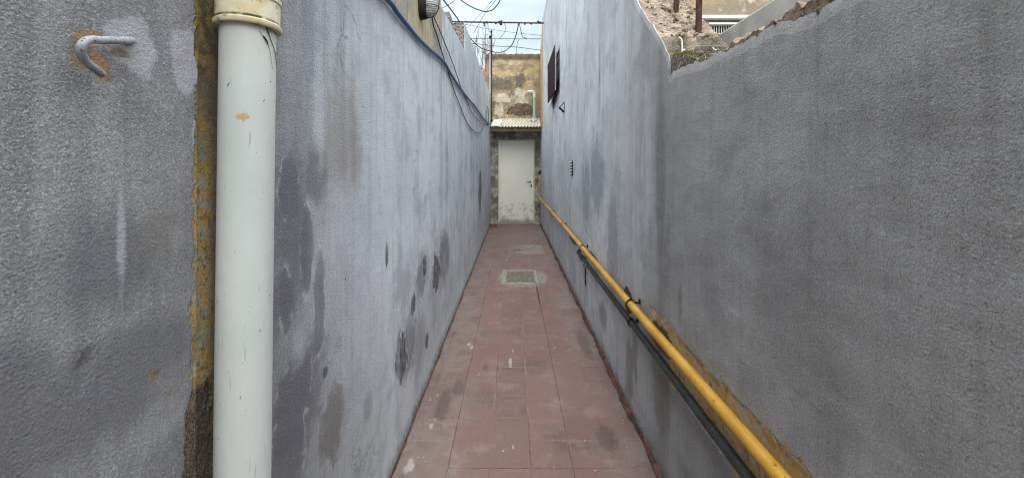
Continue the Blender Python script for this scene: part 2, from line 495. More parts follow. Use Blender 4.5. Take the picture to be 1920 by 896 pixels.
        col = s.mix(s.rng(dirt, .5, 1.2, .6, 0), col, (.16, .14, .12))
        # raw end of the tall wall beyond, still in ochre wash
        up = s.math('MULTIPLY', s.rng(s.math('ADD', s.Y, s.math('MULTIPLY', w2, .15)), 9.55, 9.6), s.rng(s.Z, 2.3, 2.35))
        col = s.mix(up, col, s.mix(s.rng(fine, .4, .6), (.50, .39, .20), (.36, .27, .13)))
    # pock marks and hairline scars
    pm = s.rng(pits, .735, .765)
    if side == 'left': pm = s.math('MULTIPLY', pm, s.rng(s.Z, 2.1, 1.3, .2, 1))
    col = s.mix(s.math('MULTIPLY', pm, .85), col, (.06, .06, .062))
    H = s.math('SUBTRACT', H, s.math('MULTIPLY', pm, .8))
    # splash dirt just above the paving
    low = s.rng(s.math('ADD', s.Z, s.math('MULTIPLY', s.math('SUBTRACT', fine, .5), .16)), .0, .10, .75, 0)
    col = s.mix(low, col, (.13, .115, .105))
    # the coarse plaster flattens out to a smoother coat further along
    amp = s.rng(s.Y, 1.7, 2.3, .9, .6) if side == 'right' else s.rng(s.Y, .6, 1.1, .72, .85)
    nrm = s.bump(s.math('MULTIPLY', H, amp), .0042, .95)
    return s.out(col, .9, nrm)

def make_ochre(name, patches=True):
    s = NT(name)
    col, a, b, c = ochre_mix(s, .9)
    H = s.math('ADD', s.math('MULTIPLY', b, 2), c)
    if patches:
        med = s.noise(3.5, 6, .65, off=(3, 3, 3)); fine = s.noise(9, 6, .72)
        w = s.math('ADD', s.math('MULTIPLY', s.math('SUBTRACT', med, .5), 2.0), s.math('MULTIPLY', s.math('SUBTRACT', fine, .5), 2.4))
        def bp(l): return [(*[(px - CX) / F * 10.5, CAMZ + (CY - py) / F * 10.5], rx / F * 10.5, ry / F * 10.5) for px, py, rx, ry in l]
        yel = s.blobs(bp([(935, 117, 15, 5), (965, 116, 12, 6), (945, 140, 20, 6), (990, 135, 14, 10), (990, 160, 14, 12), (1005, 130, 8, 22)]), w, 'xz')
        col = s.mix(s.rng(yel, .6, 1.2, .75, 0), col, (.50, .385, .205))
        grey = s.blobs(bp([(945, 158, 22, 13), (925, 160, 6, 12), (975, 150, 10, 14), (960, 108, 44, 4), (928, 196, 6, 10)]), w, 'xz')
        col = s.mix(s.rng(grey, .6, 1.3, .85, 0), col, (.135, .115, .09))
        crm = s.blobs(bp([(945, 184, 24, 9), (980, 188, 20, 9), (935, 208, 10, 12), (975, 176, 12, 8)]), w, 'xz')
        col = s.mix(s.rng(crm, .75, 1.05, .9, 0), col, (.56, .51, .40))
        brick = s.blobs(bp([(976, 207, 24, 10), (985, 201, 12, 6)]), w, 'xz')
        bc = s.mix(s.rng(s.voro(9, stretch=(1, 1, 2.2)), .15, .5), (.26, .175, .13), (.13, .095, .075))
        col = s.mix(s.rng(brick, .93, 1.0, 1, 0), col, bc)
        lip = s.math('MULTIPLY', s.rng(brick, .86, .92), s.rng(brick, .96, 1.0, 1, 0))
        col = s.mix(s.math('MULTIPLY', lip, .8), col, (.05, .045, .035))
        top = s.rng(s.math('ADD', s.Z, s.math('MULTIPLY', fine, .15)), 4.18, 4.28)
        col = s.mix(s.math('MULTIPLY', top, .9), col, (.13, .105, .08))
        H = s.math('SUBTRACT', H, s.rng(brick, .9, 1.0, 3, 0))
        # below the awning: dark patched cement with flaking limewash
        cem = s.mix(s.rng(med, .42, .6), (.16, .15, .13), (.38, .355, .31))
        cem = s.mix(s.math('MULTIPLY', s.rng(fine, .54, .60), s.rng(med, .46, .54)), cem, (.55, .51, .43))
        col = s.mix(s.rng(s.Z, 2.45, 2.5, 1, 0), col, cem)
    return s.out(col, .92, s.bump(H, .006, .9))

def simple(name, col, rough=.6, metal=0.0, var=.25, vs=30, bump=0.0, dirt=None, dscale=8, dlo=.55, dhi=.7, damt=.6, stretch=None):
    s = NT(name)
    n = s.noise(vs, 4, .6)
    c = s.mix(s.rng(n, .3, .7), tuple(x * (1 - var) for x in col), tuple(min(1, x * (1 + var)) for x in col))
    if dirt:
        d = s.noise(dscale, 5, .65, off=(4, 2, 6), stretch=stretch)
        c = s.mix(s.rng(d, dlo, dhi, 0, damt), c, dirt)
    nn = s.bump(n, bump, 1.0) if bump else None
    return s.out(c, rough, nn, metal)

M = {}
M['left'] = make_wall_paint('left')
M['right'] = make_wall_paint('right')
M['ochre'] = make_ochre('weathered ochre render')
M['ochre_plain'] = make_ochre('old ochre limewash', False)

# rubble and bare mortar
s = NT('bare mortar')
g1 = s.noise(18, 6, .65); g2 = s.noise(70, 4, .6); v = s.voro(38)
c = s.mix(s.rng(g1, .35, .62), (.10, .075, .055), (.26, .19, .14))
c = s.mix(s.rng(v, .06, .16, .55, 0), c, (.42, .36, .29))
c = s.mix(s.rng(g2, .56, .7, 0, .8), c, (.035, .03, .025))
M['mortar'] = s.out(c, .95, s.bump(s.math('ADD', g1, g2), .008, 1))

s = NT('broken wall rubble')
g1 = s.noise(9, 6, .68); g2 = s.noise(60, 5, .65); g3 = s.noise(3, 4, .6); v = s.voro(26)
c = s.mix(s.rng(g1, .36, .62), (.17, .13, .095), (.37, .30, .225))
c = s.mix(s.rng(g3, .5, .62, 0, .6), c, (.20, .16, .13))
c = s.mix(s.rng(v, .05, .15, .5, 0), c, (.55, .49, .42))
c = s.mix(s.rng(g2, .52, .62, 0, .9), c, (.06, .048, .038))
moss = s.blobs([(.78, 1.62, .075, .22)], s.math('MULTIPLY', s.math('SUBTRACT', g2, .5), 2.2), 'xy')
lowz = s.rng(s.math('ADD', s.Y, s.math('MULTIPLY', s.math('SUBTRACT', g1, .5), .12)), 2.0, 1.95)
c = s.mix(s.math('MULTIPLY', lowz, .75), c, s.mix(s.rng(g2, .4, .6), (.05, .045, .035), (.20, .185, .16)))
c = s.mix(s.math('MULTIPLY', lowz, s.rng(s.noise(34, 2, .5, off=(2, 2, 2)), .66, .70)), c, (.62, .62, .60))
M['rubble'] = s.out(c, .95, s.bump(s.math('ADD', s.math('MULTIPLY', g1, 2), g2), .012, 1))

s = NT('rough concrete')
g = s.noise(40, 5, .7); v = s.voro(60)
c = s.mix(s.rng(g, .38, .6), (.07, .06, .05), (.30, .27, .225))
c = s.mix(s.rng(v, .1, .25, .4, 0), c, (.42, .38, .31))
M['rough_concrete'] = s.out(c, .95, s.bump(g, .012, 1))

M['parapet'] = simple('smooth grey render', (.36, .365, .35), .9, var=.14, vs=9, bump=.002, dirt=(.22, .215, .20), dscale=3, damt=.5)
M['pvc'] = None

# drainpipe plastic: aged white, scuffs, scratches, grime under the socket
s = NT('aged white drainpipe plastic')
a = s.noise(5, 5, .6, stretch=(1, 1, .5)); f = s.noise(120, 3, .6); sp = s.noise(120, 2, .6, stretch=(1, 1, .6), off=(1, 1, 5)); sc = s.noise(1.0, 4, .6, stretch=(170, 170, 9), off=(3, 0, 0))
c = s.mix(s.rng(a, .35, .65), (.42, .455, .435), (.49, .52, .50))
c = s.mix(s.rng(f, .6, .75, 0, .3), c, (.35, .36, .34))
c = s.mix(s.rng(sp, .715, .735, 0, .9), c, (.06, .06, .055))
c = s.mix(s.rng(sc, .65, .69, 0, .55), c, (.22, .22, .20))
grime = s.rng(s.math('ADD', s.Z, s.math('MULTIPLY', s.math('SUBTRACT', a, .5), .12)), 1.60, 1.73)
c = s.mix(s.math('MULTIPLY', grime, .35), c, (.36, .34, .26))
stn = s.vec('LENGTH', s.vec('MULTIPLY', s.vec('SUBTRACT', s.P, (-.497, .755, 1.532)), (70, 40, 110)))
stn = s.math('ADD', stn, s.math('MULTIPLY', s.math('SUBTRACT', s.noise(160, 4, .6), .5), 2.5))
c = s.mix(s.rng(stn, .5, 1.1, .85, 0), c, (.42, .27, .09))
M['pvc'] = s.out(c, .42, s.bump(s.noise(30, 3, .5), .0008, .6))

s = NT('yellowed socket plastic')
a = s.noise(14, 5, .6); b2 = s.noise(50, 4, .6)
c = s.mix(s.rng(a, .35, .62), (.62, .60, .48), (.52, .45, .26))
c = s.mix(s.rng(b2, .57, .68, 0, .7), c, (.16, .14, .05))
rl = s.math('ABSOLUTE', s.math('SUBTRACT', s.Z, 1.7195))
c = s.mix(s.math('MULTIPLY', s.rng(rl, .001, .004, 1, 0), s.rng(a, .42, .55)), c, (.05, .055, .015))
M['pvc_old'] = s.out(c, .5)

s = NT('chipped yellow gas pipe paint')
a = s.noise(9, 4, .6); b2 = s.noise(70, 4, .6)
c = s.mix(s.rng(a, .35, .65), (.43, .225, .022), (.53, .305, .042))
c = s.mix(s.rng(b2, .61, .68, 0, .85), c, (.13, .065, .02))
M['gas'] = s.out(c, .42)
M['conduit'] = simple('dark green grey pipe paint', (.034, .043, .040), .5, var=.3, vs=20, dirt=(.12, .12, .11), dlo=.6, dhi=.75)
M['clamp'] = simple('blackened clamp steel', (.022, .02, .019), .6, .6, var=.4, vs=80)
M['blue'] = simple('blue cable sheath', (.02, .075, .22), .35, var=.2)
M['black'] = simple('black cable rubber', (.012, .012, .014), .5, var=.3)
M['wire'] = simple('weathered overhead wire', (.03, .03, .035), .6, var=.3)
M['rust'] = simple('rusty iron', (.055, .026, .022), .8, .2, var=.45, vs=60, bump=.001, dirt=(.12, .05, .025))
M['rust_dark'] = simple('dark rusted sheet', (.030, .012, .011), .75, .1, var=.4, vs=50, bump=.001, dirt=(.07, .03, .02))
M['hook'] = simple('painted over iron bar', (.30, .315, .335), .6, var=.15, vs=40, bump=.0012, dirt=(.07, .05, .04), dscale=230, dlo=.57, dhi=.62, damt=.95)
M['door'] = None
s = NT('cream painted steel door')
a = s.noise(1.6, 5, .6); b2 = s.noise(9, 6, .68); f = s.noise(60, 4, .6)
c = s.mix(s.rng(a, .35, .65), (.78, .775, .68), (.82, .815, .72))
lowd = s.math('MULTIPLY', s.rng(s.Z, .62, .15), s.rng(b2, .48, .60))
c = s.mix(s.math('MULTIPLY', lowd, .6), c, (.27, .26, .225))
sm = s.math('MULTIPLY', s.math('MULTIPLY', s.rng(s.Z, .30, .36), s.rng(s.Z, .60, .50)), s.rng(s.noise(16, 5, .65, off=(0, 0, 4), stretch=(1, 1, .6)), .53, .58))
c = s.mix(s.math('MULTIPLY', sm, .45), c, (.25, .25, .23))
c = s.mix(s.math('MULTIPLY', s.rng(s.Z, .16, .04), s.rng(f, .42, .55)), c, (.12, .10, .08))
M['door'] = s.out(c, .5)
M['frame'] = simple('cream painted frame', (.64, .62, .50), .55, var=.15, dirt=(.16, .12, .08), dscale=20)
M['sheet'] = simple('aged cream corrugated sheet', (.50, .47, .38), .7, var=.12, vs=12, dirt=(.28, .23, .15), dscale=10, bump=.001)
M['timber'] = simple('dark weathered timber', (.13, .095, .065), .85, var=.4, vs=25, bump=.003, dirt=(.04, .03, .02))
M['broken_sheet'] = simple('broken white sheet', (.62, .61, .56), .8, var=.15, vs=25, bump=.003, dirt=(.3, .27, .2), dscale=20)
M['turq'] = simple('turquoise plastic tube', (.30, .50, .49), .45, var=.08)
M['white'] = simple('white plastic', (.66, .66, .62), .5, var=.08, dirt=(.4, .38, .3), dscale=20)
M['whitebar'] = simple('white painted iron grating', (.62, .64, .62), .6, var=.1)
M['pole'] = simple('galvanised pipe', (.42, .42, .40), .55, .2, var=.15, vs=10, dirt=(.22, .17, .12), dscale=6)
M['darkin'] = simple('painted opening darkness', (.02, .02, .022), .9)  # near-black stands in for the shade inside openings
M['room'] = simple('room plaster seen through opening', (.42, .38, .30), .9)
M['cement'] = simple('pale cement', (.27, .255, .22), .92, var=.2, vs=14, bump=.003, dirt=(.2, .18, .15), dscale=9)
M['cover'] = simple('grimy inspection cover', (.15, .135, .105), .95, var=.35, vs=22, bump=.005, dirt=(.20, .18, .13), dscale=16)
M['redbrick'] = simple('red brick', (.20, .06, .04), .9, var=.3, vs=40, bump=.003)
M['bark'] = simple('bare twig bark', (.13, .105, .085), .9, var=.3)
M['moss'] = simple('moss', (.14, .165, .035), .95, var=.6, vs=90, bump=.004)
M['chalk'] = simple('paint chips and grit', (.42, .41, .38), .9, var=.3, vs=120)
M['fillet'] = simple('reddish mortar fillet', (.115, .058, .044), .95, var=.45, vs=30, bump=.004, dirt=(.04, .03, .027), dscale=14, dlo=.45, dhi=.6, damt=.9)
M['ground'] = simple('bare earth and concrete', (.20, .18, .15), .95, var=.3, vs=2, bump=.01)
M['steel'] = simple('worn steel', (.06, .055, .05), .4, .7, var=.2)
M['lampbase'] = simple('dark lamp housing', (.018, .014, .013), .6, .2, var=.3, dirt=(.05, .03, .02))

s = NT('ribbed lamp glass')
s.b.inputs['Transmission Weight'].default_value = .25
c = s.mix(s.rng(s.noise(40, 4, .6), .4, .65), (.50, .52, .52), (.33, .34, .33))
rib = s.math('SINE', s.math('MULTIPLY', s.Z, 520))
M['glass'] = s.out(c, .22, s.bump(rib, .0015, .8))

# paving
s = NT('worn red cement tiles')
med = s.noise(2.6, 6, .62); fine = s.noise(22, 5, .62); grain = s.noise(170, 3, .6); big = s.noise(.8, 4, .55, off=(3, 0, 0))
wob = s.math('MULTIPLY', s.math('SUBTRACT', s.noise(6, 3, .5, off=(8, 1, 0)), .5), .05)
u = s.math('ADD', s.math('DIVIDE', s.math('ADD', s.X, .313 + 2), .2), wob)
v = s.math('ADD', s.math('DIVIDE', s.math('ADD', s.Y, .02 + 4), .2), wob)
fu, fv = s.math('FRACT', u), s.math('FRACT', v)
iu, iv = s.math('FLOOR', u), s.math('FLOOR', v)
wn_ = s.n.new('ShaderNodeTexWhiteNoise'); wn_.noise_dimensions = '2D'
s.l.new(s.comb(iu, iv, 0), wn_.inputs['Vector'])
tile = wn_.outputs['Value']
eu = s.math('MINIMUM', fu, s.math('SUBTRACT', 1, fu)); ev = s.math('MINIMUM', fv, s.math('SUBTRACT', 1, fv))
ed = s.math('MINIMUM', eu, ev)
# which joints are open: one random number per grid line segment
wj = s.n.new('ShaderNodeTexWhiteNoise'); wj.noise_dimensions = '2D'
ru, rv = s.math('ROUND', u), s.math('ROUND', v)
s.l.new(s.comb(s.math('ADD', ru, .37), s.math('FLOOR', s.math('MULTIPLY', v, .5)), 0), wj.inputs['Vector'])
wk = s.n.new('ShaderNodeTexWhiteNoise'); wk.noise_dimensions = '2D'
s.l.new(s.comb(s.math('FLOOR', s.math('MULTIPLY', u, .5)), s.math('ADD', rv, .71), 0), wk.inputs['Vector'])
ou = s.rng(wj.outputs['Value'], .35, 1.0, .08, .9); ov = s.rng(wk.outputs['Value'], .35, 1.0, .12, 1.0)
jn = s.math('MULTIPLY', s.math('SUBTRACT', fine, .42), .012)
keyl = s.math('ADD', s.math('COMPARE', ru, 10, .2), s.math('COMPARE', ru, 13, .2), clamp=True)
ju = s.math('MULTIPLY', s.rng(s.math('ADD', eu, jn), .006, .017, 1, 0), s.math('MAXIMUM', ou, keyl))
jv = s.math('MULTIPLY', s.rng(s.math('ADD', ev, jn), .006, .017, 1, 0), ov)
joint = s.math('MAXIMUM', ju, jv)
red = s.mix(tile, (.158, .092, .081), (.194, .116, .103))
red = s.mix(s.rng(big, .4, .6, 0, .5), red, (.175, .112, .098))
brown = s.mix(s.rng(med, .4, .6), (.145, .108, .094), (.215, .175, .155))
# walked-on middle stays red, the margins and the far end are dusty
xc = s.math('ABSOLUTE', s.math('SUBTRACT', s.X, s.rng(s.Y, 3, 8, .10, .06, smooth=False)))
marg = s.rng(s.math('ADD', xc, s.math('MULTIPLY', s.math('SUBTRACT', med, .5), .8)), .26, .56)
farb = s.rng(s.math('ADD', s.Y, s.math('MULTIPLY', s.math('SUBTRACT', med, .5), 5)), 4.0, 7.0, 0, .5)
dust = s.math('MAXIMUM', marg, farb)
col = s.mix(s.math('MULTIPLY', dust, .85), red, brown)
col = s.mix(s.rng(med, .50, .68, 0, .6), col, (.085, .058, .05))
col = s.mix(s.rng(s.noise(5, 6, .7, off=(9, 5, 0)), .52, .68, 0, .5), col, (.26, .205, .18))
col = s.mix(s.rng(fine, .52, .70, 0, .4), col, (.24, .175, .15))
col = s.mix(s.rng(grain, .60, .74, 0, .35), col, (.36, .32, .30))
col = s.mix(s.rng(grain, .27, .40, .4, 0), col, (.075, .05, .045))
palej = s.math('MULTIPLY', s.rng(ed, .01, .035, 1, 0), s.rng(med, .50, .62))
col = s.mix(s.math('MULTIPLY', palej, .4), col, (.30, .26, .235))
col = s.mix(s.math('MULTIPLY', joint, s.rng(fine, .36, .60, .1, .8)), col, (.07, .044, .036))
# spilled paint, cement smears
wq = s.math('ADD', s.math('MULTIPLY', s.math('SUBTRACT', fine, .5), 1.6), s.math('MULTIPLY', s.math('SUBTRACT', grain, .5), .8))
wp = s.blobs([(-.455, 2.30, .011, .026), (-.445, 2.365, .006, .012), (.0, 2.13, .005, .016), (-.36, 3.36, .016, .028), (-.33, 3.31, .012, .03), (-.02, 3.05, .014, .06), (.0, 3.25, .008, .03), (-.5, 2.0, .022, .05), (.33, 3.3, .008, .02), (-.1, 6.4, .02, .03)], s.math('MULTIPLY', wq, 1.5), 'xy')
col = s.mix(s.rng(wp, .75, 1.15, .55, 0), col, (.42, .42, .39))
oil = s.blobs([(-.20, 2.98, .02, .05), (-.42, 2.5, .045, .22), (-.36, 2.7, .05, .1), (.5, 2.2, .06, .12), (.58, 3.4, .05, .3)], wq, 'xy')
col = s.mix(s.rng(oil, .6, 1.2, .55, 0), col, (.06, .045, .04))
# cement repairs round the inspection cover and further on
rep = s.blobs([(-.10, 5.42, .10, .36), (.35, 5.40, .10, .30), (.10, 5.08, .24, .09), (.10, 5.76, .24, .06)], s.math('MULTIPLY', wq, .7), 'xy')
col = s.mix(s.rng(rep, .75, 1.15, .7, 0), col, s.mix(s.rng(fine, .4, .6), (.28, .265, .235), (.21, .19, .165)))
def boxd(cx, cy, rx, ry):
    d = s.vec('ABSOLUTE', s.vec('MULTIPLY', s.vec('SUBTRACT', s.P, (cx, cy, 0)), (1 / rx, 1 / ry, 0)))
    sx = s.n.new('ShaderNodeSeparateXYZ'); s.l.new(d, sx.inputs[0])
    return s.math('MAXIMUM', sx.outputs[0], sx.outputs[1])
r2 = s.math('ADD', boxd(.22, 7.25, .32, .42), s.math('MULTIPLY', wq, .12))
r2m = s.math('MULTIPLY', s.rng(r2, .93, 1.0, .45, 0), s.rng(s.math('ADD', s.X, s.math('MULTIPLY', s.math('SUBTRACT', s.noise(4, 5, .65), .5), 1.2)), .02, .16, .25, 1))
col = s.mix(r2m, col, (.285, .265, .225))
crk = s.math('ABSOLUTE', s.math('SUBTRACT', s.math('ADD', s.math('MULTIPLY', s.X, .8), s.math('MULTIPLY', s.math('SUBTRACT', s.noise(5, 5, .7), .5), .6)), s.math('SUBTRACT', s.Y, 7.1)))
crm = s.math('MULTIPLY', s.rng(crk, .02, .05, .85, 0), s.math('MULTIPLY', s.rng(s.X, -.15, -.05), s.rng(s.X, .42, .34)))
col = s.mix(crm, col, (.045, .035, .03))
op = s.math('MULTIPLY', s.rng(s.math('ABSOLUTE', s.math('SUBTRACT', s.math('ADD', s.X, s.math('MULTIPLY', jn, .6)), .283)), .003, .008, 1, 0), s.math('MULTIPLY', s.rng(s.Y, 4.35, 4.36), s.rng(s.Y, 5.0, 5.02, 1, 0)))
col = s.mix(op, col, (.03, .022, .02))
H = s.math('SUBTRACT', s.math('ADD', s.math('MULTIPLY', fine, .5), s.math('MULTIPLY', grain, .35)), s.math('MULTIPLY', joint, .9))
tl = s.math('MULTIPLY', tile, .0)
M['tiles'] = s.out(col, s.rng(fine, .35, .7, .55, .82), s.bump(H, .003, .9))

# ------------------------------------------------------------------ ground and paving
bm = bmesh.new()
q = [bm.verts.new(p) for p in ((-400, -400, -.05), (400, -400, -.05), (400, 400, -.05), (-400, 400, -.05))]
bm.faces.new(q)
struct(obj('ground', bm, M['ground'], origin=(0, 0, -.05)))

bm = bmesh.new()
xs = frange(-.62, .74, .04); ys = frange(-3, 10.46, .06)
g = [[bm.verts.new((x, y, .0025 * mn.noise(Vector((x * 5, y * 5, 0))) + .002 * mn.noise(Vector((x * 1.4, y * 1.4, 7))))) for y in ys] for x in xs]
for i in range(len(xs) - 1):
    for j in range(len(ys) - 1):
        bm.faces.new((g[i][j], g[i + 1][j], g[i + 1][j + 1], g[i][j + 1]))
struct(obj('passage_paving', bm, M['tiles'], origin=(0, 0, 0), smooth=True))

# ------------------------------------------------------------------ left walls
def ysteps(a, b):
    out = []; y = a
    while y < b:
        out.append(y)
        y += .035 if y < .2 else (.009 if y < 1.3 else (.016 if y < 2.2 else (.03 if y < 4 else .06)))
    out.append(b)
    return out

def rel_left(y, z):
    d = .003 * fbm(Vector((0, y * 1.3, z * 1.3))) + .0012 * fbm(Vector((3, y * 9, z * 9)), 3)
    d += .006 * math.exp(-(z / .10) ** 2) * (1 + mn.noise(Vector((8, y * 6, 0))))
    e = .752 + .012 * mn.noise(Vector((1, 1, z * 14)))
    if e < y < .95:
        d -= .006
        if z < 1.03: d += .0045 * fbm(Vector((5, y * 60, z * 60)), 4) - .004
    for cy, cz, r, dep in ((.5548, 1.166, .010, .012), (.60, 1.12, .005, .006)):
        k = ((y - cy) ** 2 + (z - cz) ** 2) / r ** 2
        if k < 4: d -= dep * math.exp(-k)
    return d

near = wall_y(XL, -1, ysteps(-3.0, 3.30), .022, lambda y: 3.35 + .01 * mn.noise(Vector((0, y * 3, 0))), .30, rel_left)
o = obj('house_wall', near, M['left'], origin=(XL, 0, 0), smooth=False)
tag(o, 'tall grey plastered house wall with bare ochre band above the blue cable', 'wall')

def top_far(y):
    if y < 4.93: return interp([(3.3, 2.715), (3.64, 2.74), (3.9, 2.765), (4.93, 2.815)], y) + .006 * mn.noise(Vector((0, y * 9, 2)))
    return 3.14 + .02 * (y - 4.94) + .008 * mn.noise(Vector((0, y * 7, 2)))
t = thing('garden_wall', (XL, 3.3, 0), 'pale grey plastered lower wall stepping up near its middle, ending at the far door', 'wall')
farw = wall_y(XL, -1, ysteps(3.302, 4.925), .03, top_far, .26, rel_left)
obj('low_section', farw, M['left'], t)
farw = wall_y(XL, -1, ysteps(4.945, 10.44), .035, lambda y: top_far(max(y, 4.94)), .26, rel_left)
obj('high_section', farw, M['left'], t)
# broken concrete end of the higher section
bm = bmesh.new()
n = 14
gr = []
for i in range(n + 1):
    x = XL - .012 - (.235) * i / n
    col_ = []
    for j in range(31):
        z = 2.55 + .60 * j / 30
        if j == 30: z += .02 * mn.noise(Vector((x * 20, 0, 3)))
        col_.append(bm.verts.new((x + .006 * mn.noise(Vector((x * 30, z * 30, 4))), 4.925 - .018 * abs(fbm(Vector((x * 22, 1, z * 22)), 4)) , z)))
    gr.append(col_)
for i in range(n):
    for j in range(30): bm.faces.new((gr[i][j], gr[i + 1][j], gr[i + 1][j + 1], gr[i][j + 1]))
ret = bmesh.ops.extrude_face_region(bm, geom=bm.faces[:])
for v in ret['geom']:
    if isinstance(v, bmesh.types.BMVert): v.co.y = 4.944
obj('broken_end', bm, M['rough_concrete'], t)
# dark stub of concrete further back behind the low section
bm = bmesh.new()
box(bm, -.92, -.645, 4.2, 4.42, 2.3, 3.015, .012)
bmesh.ops.subdivide_edges(bm, edges=bm.edges[:], cuts=4, use_grid_fill=True)
for v in bm.verts: v.co += Vector((mn.noise(v.co * 14), mn.noise(v.co * 14 + Vector((5, 5, 5))), mn.noise(v.co * 14 + Vector((9, 1, 2))))) * .012
tag(obj('concrete_stub', bm, M['rough_concrete']), 'small dark rough concrete stub rising behind the low part of the left wall', 'concrete stub')

# ------------------------------------------------------------------ right walls
TN = [(-3, 1.81), (.907, 1.803), (.936, 1.792), (.967, 1.793), (1.02, 1.805), (1.06, 1.815), (1.15, 1.8215), (1.22, 1.812), (1.28, 1.815), (1.384, 1.825), (1.48, 1.824), (1.584, 1.84), (1.785, 1.856), (1.815, 1.850), (1.84, 1.842)]
def top_near(y):
    return interp(TN, y) +   .011 * fbm(Vector((0, y * 16, 4)), 4) + .004 * mn.noise(Vector((2, y * 70, 4)))
def rel_right(y, z):
    d = .003 * fbm(Vector((9, y * 1.3, z * 1.3))) + .0022 * fbm(Vector((13, y * 9, z * 9)), 3)
    T = top_near(y) if y < 1.84 else top_high(y)
    if T - z < .03: d -= .006 * (1 - (T - z) / .03)
    if .70 < y < 2.0 and .50 < z < .715: d -= .003
    return d
HIGH = [(1.83, 1.858), (1.86, 1.95), (1.954, 2.04), (2.075, 2.157), (2.2, 2.25), (2.33, 2.38), (2.7, 2.78), (3.3, 3.4), (3.9, 4.0), (4.6, 4.93), (9.7, 4.94), (10.1, 4.60), (10.6, 4.42)]
def top_high(y):
    return interp(HIGH, y) + (.010 if y < 4.6 else .004) * fbm(Vector((0, y * 12, 9)), 3)

t = thing('low_boundary_wall', (XR, -3, 0), 'rough dark grey stuccoed low wall with crumbling brown top edge beside the gas pipe', 'wall')
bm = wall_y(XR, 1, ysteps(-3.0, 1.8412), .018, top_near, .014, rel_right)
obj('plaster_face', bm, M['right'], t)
# crumbling mortar core rising a little above the plaster
bm = bmesh.new()
ys = frange(-3, .5, .1)[:-1] + frange(.5, 1.84, .010)
xs = [XR + .0155, XR + .035, XR + .06, XR + .08, XR + .105, XR + .13, XR + .15]
gr = []
for y in ys:
    c_ = [bm.verts.new((xs[0] - .0, y, -.2))]
    for k, x in enumerate(xs):
        T = 1.836 + (.036 * abs(fbm(Vector((x * 30, y * 13, 0)), 4)) + .010 * mn.noise(Vector((1, y * 4.5, 0)))) - (.014 if k == 0 else 0)
        if y > 1.45: T = T - .02 if k > 1 else T - .008
        c_.append(bm.verts.new((x + (.008 * mn.noise(Vector((x * 60, y * 40, 1))) if k else -.0005), y, T)))
    c_.append(bm.verts.new((xs[-1], y, -.2)))
    gr.append(c_)
for i in range(len(ys) - 1):
    for j in range(len(gr[0]) - 1): bm.faces.new((gr[i][j], gr[i + 1][j], gr[i + 1][j + 1], gr[i][j + 1]))
bm.faces.new(gr[0]); bm.faces.new(gr[-1])
obj('mortar_core', bm, M['mortar'], t)
# plaster lip crumbs sitting along the edge
bm = bmesh.new()
for k in range(70):
    y = rng.uniform(.8, 1.8)
    p = Vector((XR + rng.uniform(.006, .04), y, top_near(y) + rng.uniform(-.002, .006)))
    m = Matrix.Translation(p) @ Matrix.Rotation(rng.uniform(0, 6), 4, Vector((rng.random(), rng.random(), rng.random() + .1)).normalized())
    bmesh.ops.create_icosphere(bm, subdivisions=1, radius=rng.uniform(.004, .012), matrix=m @ Matrix.Diagonal((1, .7, .5, 1)))
obj('mortar_crumbs', bm, M['rubble'], t)

WIN = (6.15, 7.42, 2.60, 3.20)
t = thing('high_side_wall', (XR, 1.84, 0), 'tall smooth grey side wall whose near end slopes down in broken rubble', 'wall')
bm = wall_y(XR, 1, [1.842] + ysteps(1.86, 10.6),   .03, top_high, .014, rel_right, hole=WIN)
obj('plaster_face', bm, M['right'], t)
bm = bmesh.new()   # masonry core behind the plaster, with the window recess left free
ys = frange(2.3, 10.6, .25)
def core_top(y): return interp(HIGH, y) - .012
def corebox(y0, y1, z0, z1a, z1b, x0=XR + .0155, x1=XR + .34):
    vs = [bm.verts.new(p) for p in ((x0, y0, z0), (x1, y0, z0), (x1, y1, z0), (x0, y1, z0), (x0, y0, z1a), (x1, y0, z1a), (x1, y1, z1b), (x0, y1, z1b))]
    for f in ((0, 1, 2, 3), (4, 5, 6, 7), (0, 1, 5, 4), (1, 2, 6, 5), (2, 3, 7, 6), (3, 0, 4, 7)): bm.faces.new([vs[i] for i in f])
corebox(3.06, WIN[0], -.2, core_top(3.06), core_top(WIN[0]))
for y0, y1 in ((4.6, WIN[0]),): pass
corebox(WIN[0] + .001, WIN[1] - .001, -.2, WIN[2], WIN[2])
corebox(WIN[0] + .001, WIN[1] - .001, WIN[3], 4.92, 4.92)
corebox(WIN[1], 9.7, -.2, 4.92, 4.92)
corebox(9.701, 10.6, -.2, 4.92, 4.40)
obj('masonry_core', bm, M['ochre_plain'], t)
# rubble slope
bm = bmesh.new()
ys = frange(1.50, 3.06, .014); xs = frange(XR + .016, XR + .345, .014)
def rub(x, y):
    if y < 1.97: z = 1.84 + max(0, y - 1.5) * .27
    else: z = interp(HIGH, y) - .012
    if x < XR + .03 and y > 1.84: z = min(z, interp(HIGH, y) - .012)
    z += .020 * fbm(Vector((x * 9, y * 9, 2)), 5) + .010 * fbm(Vector((x * 40, y * 40, 2)), 3)
    if y > 1.93 and y < 1.985: z += .012
    if x > XR + .30: z -= (x - XR - .30) * 1.2
    # a flat slab of stone wedged at the outer corner
    if y < 1.9 and x > .88: z += .022 * (1 - abs(y - 1.72) / .2)
    return z
gr = [[bm.verts.new((x, y, rub(x, y))) for x in xs] for y in ys]
for i in range(len(ys) - 1):
    for j in range(len(xs) - 1): bm.faces.new((gr[i][j], gr[i + 1][j], gr[i + 1][j + 1], gr[i][j + 1]))
ret = bmesh.ops.extrude_edge_only(bm, edges=[e for e in bm.edges if e.is_boundary])
for v in ret['geom']:
    if isinstance(v, bmesh.types.BMVert): v.co.z = -.2
